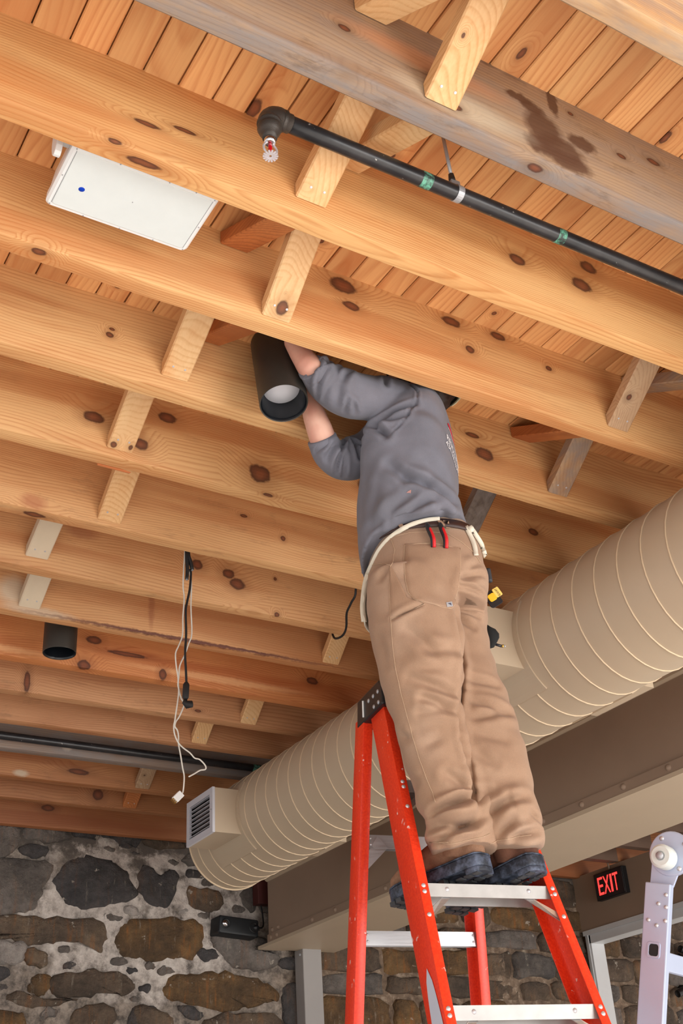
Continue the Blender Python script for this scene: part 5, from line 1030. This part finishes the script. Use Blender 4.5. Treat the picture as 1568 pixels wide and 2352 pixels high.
# body: one continuous skin surface, head to feet
bb = MB()
bb.loft(lofts(P_TORSO[1:], .70)); bb.loft(lofts(P_PELVIS, .80)); bb.loft(lofts(P_LEG_L, .52)); bb.loft(lofts(P_LEG_R, .52))
for P, ns in ((P_ARM_L, 3), (P_ARM_R, 3)):                    # slimmer where the sleeve covers the arm
    rs = [p[3] * (.66 if i < ns else 1.0) for i, p in enumerate(P)]
    bb.tube(spline([p[:3] for p in P], 4), [float(np.interp(i / 4, range(len(P)), rs)) for i in range(4 * (len(P) - 1) + 1)], 18)
HC = V3(HEADC); hf_ = (-av * .80 + zv * .55 + bv * .12).normalized(); hr_ = (bv - hf_ * bv.dot(hf_)).normalized(); hu = hf_.cross(hr_); hu = hu if hu.z > 0 else -hu
def HP(f_, u_, r_): return HC + hf_ * f_ + hu * u_ + hr_ * r_
def ellipsoid(mb, c, ax, rad, nu=20, nv=12):
    v = []; f = []
    for j in range(1, nv):
        t = math.pi * j / nv
        for i in range(nu):
            q = 2 * math.pi * i / nu; v.append(c + ax[0] * rad[0] * math.sin(t) * math.cos(q) + ax[1] * rad[1] * math.sin(t) * math.sin(q) + ax[2] * rad[2] * math.cos(t))
    f = [(j * nu + i, j * nu + (i + 1) % nu, (j + 1) * nu + (i + 1) % nu, (j + 1) * nu + i) for j in range(nv - 2) for i in range(nu)]
    v += [c + ax[2] * rad[2], c - ax[2] * rad[2]]; n = len(v)
    f += [(n - 2, (i + 1) % nu, i) for i in range(nu)] + [(n - 1, (nv - 2) * nu + i, (nv - 2) * nu + (i + 1) % nu) for i in range(nu)]
    mb.add(v, f)
AX = (hf_, hr_, hu)
ellipsoid(bb, HP(-.012, .028, 0), AX, (.092, .074, .085)); ellipsoid(bb, HP(.030, -.030, 0), AX, (.062, .058, .078)); ellipsoid(bb, HP(.070, -.086, 0), AX, (.026, .030, .022))
ellipsoid(bb, HP(.098, -.022, 0), AX, (.022, .013, .018)); ellipsoid(bb, HP(.088, .002, 0), AX, (.012, .009, .030)); ellipsoid(bb, HP(.083, -.056, 0), AX, (.014, .026, .008)); ellipsoid(bb, HP(.074, .030, 0), AX, (.018, .056, .010))
for s_ in (-1, 1):
    ellipsoid(bb, HP(-.012, -.012, s_ * .078), AX, (.020, .010, .032)); ellipsoid(bb, HP(-.004, -.038, s_ * .077), AX, (.010, .008, .012))
nb_ = Vector((1.856, 2.4118, 2.17)); bb.tube([nb_, nb_.lerp(HP(-.02, -.05, 0), .5), HP(-.015, -.03, 0)], [.066, .058, .060], 18)
# hands: a palm and five separate fingers closed round the lamp
LA = Vector((1.398, 2.452, 2.043))
def hand(wr, t, side, r=.0725):
    wr = V3(wr); c = LA + lamp_ax * t; e1 = wr - c; e1 = (e1 - lamp_ax * e1.dot(lamp_ax)).normalized(); e2 = lamp_ax.cross(e1)
    if e2.dot(bv) < 0: e2 = -e2                                    # fingers go round the far side
    def on(a, h, g): return LA + lamp_ax * (t + h) + (e1 * math.cos(a) + e2 * math.sin(a)) * (r + g)
    kn = on(.38, .004, .031); bb.tube([wr, wr.lerp(kn, .35), wr.lerp(kn, .7), kn], [.025, .026, .025, .020], 14)
    ellipsoid(bb, wr.lerp(kn, .6), (lamp_ax, (kn - wr).normalized(), lamp_ax.cross(kn - wr).normalized()), (.040, .034, .013), 16, 10)
    for i, (h, ln, fr_) in enumerate(((.033, 1.00, .0086), (.011, 1.12, .0090), (-.011, 1.05, .0087), (-.032, .82, .0076))):
        pts = [wr.lerp(on(.36, h, .018), .75), on(.42, h, .017), on(.42 + .42 * ln, h * 1.02, .017), on(.42 + .78 * ln, h, .0125), on(.42 + 1.05 * ln, h * .96, .0098)]
        bb.tube(spline(pts, 3), [float(x) for x in np.interp(np.linspace(0, 1, 13), (0, .3, .55, .8, 1), (fr_ * 1.15, fr_ * 1.1, fr_ * 1.05, fr_ * .95, fr_ * .72))], 9)
        ellipsoid(bb, pts[-1], AX, (fr_ * .75,) * 3, 8, 6)
    sg = 1 if side == 'L' else -1
    pts = [wr.lerp(kn, .25) + lamp_ax * sg * .015, wr.lerp(kn, .5) + lamp_ax * sg * .038 - e2 * .004, on(.08, sg * .052, .018), on(-.16, sg * .060, .014)]
    bb.tube(spline(pts, 4), [float(x) for x in np.interp(np.linspace(0, 1, 13), (0, .5, 1), (.014, .0115, .0085))], 10); ellipsoid(bb, pts[-1], AX, (.0085,) * 3, 8, 6)
hand(P_ARM_L[-1][:3], .222, 'L'); hand(P_ARM_R[-1][:3], .125, 'R')
co, no, f = remesh(bb, .0048, 3, .4)
body = obj('body', co.tolist(), f, m_skin, man, True)
for s_ in (-1, 1):
    e = MB(); ellipsoid(e, HP(.072, .012, s_ * .032), AX, (.0125, .0125, .0125), 12, 8); e.build('eye', simple('eye_white', S(235, 232, 228), .2), man, True)
    e = MB(); ellipsoid(e, HP(.0825, .013, s_ * .032), AX, (.003, .006, .006), 10, 6); e.build('iris', simple('brown_iris', S(70, 44, 28), .2), man, True)
hr = MB(); ellipsoid(hr, HP(-.022, .022, 0), AX, (.090, .079, .090), 24, 14); ellipsoid(hr, HP(-.060, -.030, 0), AX, (.052, .066, .050), 20, 12)
co, no, f = remesh(hr, .006, 3); co = rumple(co, no, 60, .003); obj('hair', co.tolist(), f, m_hair, man, True)
bd = MB()
ellipsoid(bd, HP(.056, -.070, 0), AX, (.045, .062, .034), 20, 12); ellipsoid(bd, HP(.010, -.050, .058), AX, (.040, .016, .040)); ellipsoid(bd, HP(.010, -.050, -.058), AX, (.040, .016, .040)); ellipsoid(bd, HP(.080, -.045, 0), AX, (.016, .036, .008))
co, no, f = remesh(bd, .006, 3); co = rumple(co, no, 70, .003, seed=4); obj('beard', co.tolist(), f, m_hair, man, True)
# camouflage cap, closing strap at the back over an arched opening
n_ = N('camouflage_cotton', .85); p_ = n_.tc(); c_ = n_.mix(n_.math('GREATER_THAN', n_.noise(p_, 22, 3), .52), S(120, 120, 98), S(168, 156, 124)); c_ = n_.mix(n_.math('GREATER_THAN', n_.noise(n_.vmath('ADD', p_, (3, 3, 3)), 30, 3), .58), c_, S(74, 70, 58))
m_camo = n_.out(c_)
cv = []; cf = []; nu, nv = 48, 16; keep = {}
for j in range(nv + 1):
    t = math.radians(4 + 108 * j / nv)
    for i in range(nu):
        q = 2 * math.pi * i / nu; dirv = hf_ * math.sin(t) * math.cos(q) * .103 + hr_ * math.sin(t) * math.sin(q) * .087 + hu * math.cos(t) * .100
        cv.append(HP(-.022, .020, 0) + dirv)
for j in range(nv):
    for i in range(nu):
        back = abs(((i - nu / 2 + nu / 2) % nu) - nu / 2); a_ = abs(i + .5 - nu / 2) / (nu / 24.0)
        if j >= nv - 5 and a_ < (.7, 1.1, 1.3, 1.4, 1.4)[j - nv + 5]: continue
        cf.append((j * nu + i, j * nu + (i + 1) % nu, (j + 1) * nu + (i + 1) % nu, (j + 1) * nu + i))
cap_ = obj('cap', cv, cf, m_camo, man, True); sd = cap_.modifiers.new('t', 'SOLIDIFY'); sd.thickness = .003
pip = []
for i in range(13):
    a_ = math.pi * i / 12; q = math.pi + .37 * math.cos(a_); t = math.radians(112 - 36 * math.sin(a_))
    pip.append(HP(-.022, .020, 0) + hf_ * math.sin(t) * math.cos(q) * .105 + hr_ * math.sin(t) * math.sin(q) * .089 + hu * math.cos(t) * .102)
MB().tube(pip, .0022, 6).build('cap_piping', simple('pale_piping', S(214, 204, 172), .7), cap_, True)
vb = MB(); vis = []
for i in range(15):
    q = math.radians(-58 + 116 * i / 14); vis.append((HP(-.022, .012, 0) + hf_ * .100 * math.cos(q) + hr_ * .086 * math.sin(q), HP(-.022, .000, 0) + hf_ * (.100 * math.cos(q) + .068 * math.cos(q * .8)) + hr_ * .080 * math.sin(q)))
vb.add([p for q in vis for p in q], [(2 * i, 2 * i + 1, 2 * i + 3, 2 * i + 2) for i in range(14)])
o = vb.build('cap_visor', simple('dark_visor', S(34, 33, 30), .8), cap_, True); o.modifiers.new('t', 'SOLIDIFY').thickness = .003

# boots: shaped upper on a lugged sole
m_boot = mk_cloth('worn_brown_leather', S(152, 116, 92), S(118, 84, 64), 16, 300, 0, S(172, 140, 116)); m_boot2 = mk_cloth('dark_brown_leather_boot', S(112, 74, 56), S(84, 52, 40), 16, 300, 0)
n_ = N('blue_black_rubber', .6); p_ = n_.tc(); m_sole = n_.out(n_.mix(n_.mr(n_.noise(p_, 30, 4, .65), .45, .7), S(36, 42, 54), S(98, 110, 134)))
m_tread = simple('tread_rubber', S(56, 58, 62), .6, 0, .25, 60)
def boot(name, heel, toe, mat, leg):
    h = V3(heel); t = V3(toe); fw = (t - h); L = fw.length; fw.normalize(); up = (zv - fw * zv.dot(fw)).normalized(); sd_ = fw.cross(up)
    root = MB(); prof = [(0, .030, .085), (.04, .036, .100), (.10, .038, .105), (.17, .042, .085), (.22, .049, .066), (.27, .047, .056), (.30, .036, .046), (.318, .018, .034)]
    ss = L / .318; rings = []
    for x, hw_, hh in prof:
        r = []
        for k in range(24):
            q = 2 * math.pi * k / 24; c_, s__ = math.cos(q), math.sin(q); r.append(h + fw * (x * ss) + sd_ * hw_ * c_ + up * (.040 + max(-.004, hh * (.5 + .5 * s__) if s__ > -.6 else -.002)))
        rings.append(r)
    bm_ = MB(); bm_.loft(rings); A = h + fw * (.075 * ss) + up * .06
    lt = V3(leg[-1][:3]); bm_.tube([A, A.lerp(lt, .5) + up * .02, lt + zv * .05, lt + zv * .12], [.046, .050, .052, .054], 20)
    ellipsoid(bm_, h + fw * .035 + up * .06, (fw, sd_, up), (.042, .038, .055))
    co, no, f = remesh(bm_, .005, 6); co = rumple(co, no, 24, .0022, (1, 1, 2)); bo = obj(name, co.tolist(), f, mat, man, True)
    def outline(g): return [(x * ss + (-.012 if x == 0 else (.012 if x > .31 else 0)) * 1, (w_ + g)) for x, w_, _ in prof]
    def soled(z0, z1, xa, xb, g, nm, m_, th=0):
        pts = [(-.010, .016)] + [(x * ss, w_ + .006) for x, w_, _ in prof] + [(L + .010, .012)]
        pts = [(x, w_) for x, w_ in pts if xa - 1e-6 <= x <= xb + 1e-6]; P = [(x, w_ + g) for x, w_ in pts] + [(x, -w_ - g) for x, w_ in reversed(pts)]
        fr_ = Matrix(((fw.x, sd_.x, up.x, h.x), (fw.y, sd_.y, up.y, h.y), (fw.z, sd_.z, up.z, h.z), (0, 0, 0, 1)))
        b_ = MB(); b_.prism(P, fr_ @ Matrix.Translation((0, 0, z0)), z1 - z0); return autosmooth(b_.build(nm, m_, bo, bevel=.0025), .8)
    soled(.014, .044, -1, 9, 0, 'midsole', m_sole); soled(.0445, .049, -1, 9, .0015, 'welt', m_sole)
    soled(.0, .0145, -1, .082 * ss, -.001, 'heel_block', m_sole)
    lg = MB(); fr_ = Matrix(((fw.x, sd_.x, up.x, h.x), (fw.y, sd_.y, up.y, h.y), (fw.z, sd_.z, up.z, h.z), (0, 0, 0, 1)))
    for i in range(7):
        x = .115 + .030 * i
        if x > .31: break
        w_ = float(np.interp(x, [p[0] for p in prof], [p[1] for p in prof]))
        for k, (ya, yb) in enumerate(((-w_, -.018), (-.012, .012), (.018, w_))): lg.box(x * ss, (x + .018) * ss, ya, yb, .003, .0145, fr_)
    for i in range(3):
        for ya, yb in ((-.034, -.012), (.012, .034)): lg.box(.004 + .026 * i, .022 + .026 * i, ya, yb, -.003, .001, fr_)
    o = lg.build('tread_lugs', m_tread, bo); o['kind'] = 'stuff'
    return bo
boot('boot', (1.917, 2.416, .709), (1.828, 2.698, .668), m_boot, P_LEG_L)
boot('boot', (2.056, 2.372, .709), (1.996, 2.680, .657), m_boot2, P_LEG_R)

# apron tape, knot and the side edge of the apron
def ribbon(name, pts, wd, mat, parent, tree=None, off=.009, k=5, nrm=None):
    P = spline(pts, k) if len(pts) > 2 else densify(pts, k)
    if tree: P = [cast(p, tree, None, off)[0] for p in P]
    v = []
    for i, p in enumerate(P):
        t = (P[min(i + 1, len(P) - 1)] - P[max(i - 1, 0)]).normalized(); nn = nrm or -dview; s_ = t.cross(nn).normalized() * wd / 2; v += [p - s_, p + s_]
    o = obj(name, v, [(2 * i, 2 * i + 1, 2 * i + 3, 2 * i + 2) for i in range(len(P) - 1)], mat, parent, True); o.modifiers.new('t', 'SOLIDIFY').thickness = .0016; return o
ap = obj('tool_apron', [(0, 0, 0)] * 0, [], m_strap, man) if False else None
am = MB(); rows = []
AP = spline(APRON, 4)
for i, p in enumerate(AP):                                   # panel hanging on the front of the hips, its near edge showing
    wv_ = .004 * math.sin(i * .9); row = []
    for j in range(17):
        u_ = j / 16.0; ang = u_ * 2.2
        c0 = Vector((1.872, 2.473, p.z)); r0 = p - c0; ra_ = math.hypot(r0.dot(av), 0) + .004; rb_ = .172
        row.append(c0 - av * (abs(r0.dot(av)) + .004 + wv_) * math.cos(ang) * 1.0 + bv * (r0.dot(bv) * (1 - u_) + rb_ * math.sin(ang)) )
    rows.append(row)
n1 = 17
o = obj('tool_apron', [p for r in rows for p in r], [(j * n1 + i, j * n1 + i + 1, (j + 1) * n1 + i + 1, (j + 1) * n1 + i) for j in range(len(rows) - 1) for i in range(16)], m_strap, man, True)
o.modifiers.new('t', 'SOLIDIFY').thickness = .004
ribbon('apron_edge', APRON, .016, m_strap, o, None, 0, 5, -(bv * .8 - av * .3).normalized())
SP = []
for p in spline(STRAP, 5):
    hs = [(t_.ray_cast(p - dview * .6, dview, 2.0)) for t_ in (HB, TB, BB)]; hs = [h for h in hs if h[0] is not None]
    if hs: h = min(hs, key=lambda q: q[3]); SP.append(h[0] - dview * .006)
SP = [SP[0]] + [(SP[i - 1] + SP[i] * 2 + SP[i + 1]) / 4 for i in range(1, len(SP) - 1)] + [SP[-1]]
v = []
for i, p in enumerate(SP):
    t = (SP[min(i + 1, len(SP) - 1)] - SP[max(i - 1, 0)]).normalized(); s_ = t.cross(-dview).normalized() * .0068; v += [p - s_, p + s_]
st_ = obj('apron_tape', v, [(2 * i, 2 * i + 1, 2 * i + 3, 2 * i + 2) for i in range(len(SP) - 1)], m_strap, o, True); st_.modifiers.new('t', 'SOLIDIFY').thickness = .0016
for tl in TAILS: ribbon('apron_tape', tl, .013, m_strap, o, TB, .008)
kp = cast(KNOT[0], TB, None, .012)[0]; k_ = MB(); ellipsoid(k_, kp, (av, bv, zv), (.010, .008, .011), 12, 8); k_.build('apron_knot', m_strap, o, True)

# ---------------- tools he carries ----------------
POUCH = [V3(p) + bv * .03 for p in POUCH]; PEN = [V3(p) + bv * .03 for p in PEN]; KNIFE = [[V3(p) + bv * .02 for p in q] for q in KNIFE]
pl_ = thing('pliers', 'pliers with red and black grips sticking out of the back pocket', 'pliers', tuple(cast(PLIERS[0][2], TB)[0]))
for pth in PLIERS:
    P = [cast(p, TB, None, .014)[0] for p in pth[:3]]; P.append(cast(pth[3], TB, None, .003)[0]); P = spline(P, 4)
    MB().tube(P, [float(x) for x in np.interp(np.linspace(0, 1, len(P)), (0, .12, .6, 1), (.0045, .0075, .0072, .006))], 12).build('handle', simple('black_grip', S(34, 36, 42), .5), pl_, True)
    Q = [p - dview * .0040 + av * .0028 for p in P[2:]]; MB().tube(Q, [float(x) for x in np.interp(np.linspace(0, 1, len(Q)), (0, .2, 1), (.002, .0054, .0052))], 10).build('grip_inlay', simple('red_grip', S(206, 26, 34), .45), pl_, True)
kn_ = thing('utility_knife', 'yellow and black tool clipped at the far hip, with a brand name', 'tool', KNIFE[0][0])
a, b_ = V3(KNIFE[0][0]), V3(KNIFE[0][1]); d = (b_ - a); L = d.length; x_ = d.normalized(); yv_ = dview.cross(x_).normalized(); fr = Matrix(((x_.x, yv_.x, -dview.x, 0), (x_.y, yv_.y, -dview.y, 0), (x_.z, yv_.z, -dview.z, 0), (0, 0, 0, 1)))
fr = Matrix.Translation(a.lerp(b_, .5)) @ fr; m_yel = simple('tool_yellow', S(250, 200, 52), .4); m_y2 = simple('pale_tool_yellow', S(250, 216, 118), .4); m_tb = simple('tool_black', S(26, 26, 34), .45)
sgn = 1
w_ = .0105
MB().prism(rrect(-L / 2, L / 2, -w_, w_, .004, 4), fr @ Matrix.Translation((0, 0, -.006)), .014).build('name_plate', m_y2, kn_, bevel=.001)
v, f = text_mesh('DEWALT', .0105, 0, .92)
MB().add([fr @ Vector((-p.x, -p.y, .0084)) for p in v], f).build('brand_lettering', m_tb, kn_, fix=False)
c2_ = V3(KNIFE[1][0]).lerp(V3(KNIFE[1][1]), .5); fr2 = fr.copy(); fr2.translation = c2_
MB().prism(rrect(-.013, .012, -.012, .011, .006, 4), fr2 @ Matrix.Translation((0, 0, -.006)), .012).build('tool_body', m_yel, kn_, bevel=.001)
MB().prism(rrect(-.026, .028, -.022, .018, .008, 4), fr2 @ Matrix.Translation((.004, -.010 * 0, -.016)) , .012).build('tool_case', m_tb, kn_, bevel=.001)
hd_ = MB().tube(spline([KNIFE[2][0], V3(KNIFE[2][0]).lerp(V3(KNIFE[2][1]), .5), KNIFE[2][1]], 4), .0095, 12).build('tool_handle', simple('dark_rubber_handle', S(52, 54, 60), .6), None, True, origin=tuple(KNIFE[2][0])); hd_.name = 'hammer_handle'
tag(hd_, 'dark rubber tool handle showing above the yellow tool at the far hip', 'handle')
pc = V3(POUCH[0]); pv = [V3(p) for p in POUCH]; pb = MB()
cen = sum(pv, Vector()) / len(pv)
pb.loft([[cen + (p - cen) * s_ + dview * t_ for p in pv] for s_, t_ in ((.75, -.032), (.95, -.022), (1.0, 0), (.96, .024), (.8, .034))])
o = pb.build('tool_pouch', simple('black_pouch_cloth', S(22, 25, 27), .85, 0, .2, 40), None, True, origin=tuple(pc)); tag(o, 'black rounded tool pouch at the far thigh with a pen in it', 'pouch')
pn = thing('marker_pen', 'black marker pen with a metal tip poking out of the pouch', 'pen', PEN[0])
MB().tube([PEN[0], PEN[1]], .0042, 12).build('barrel', m_tb, pn, True); MB().tube([PEN[1], PEN[2]], .0044, 12).build('brass_band', simple('brass_band', S(196, 160, 84), .3, .8), pn, True); MB().tube([PEN[2], V3(PEN[2]).lerp(V3(PEN[3]), .8), PEN[3]], [.0032, .003, .0015], 10).build('tip', M['steel'], pn, True)
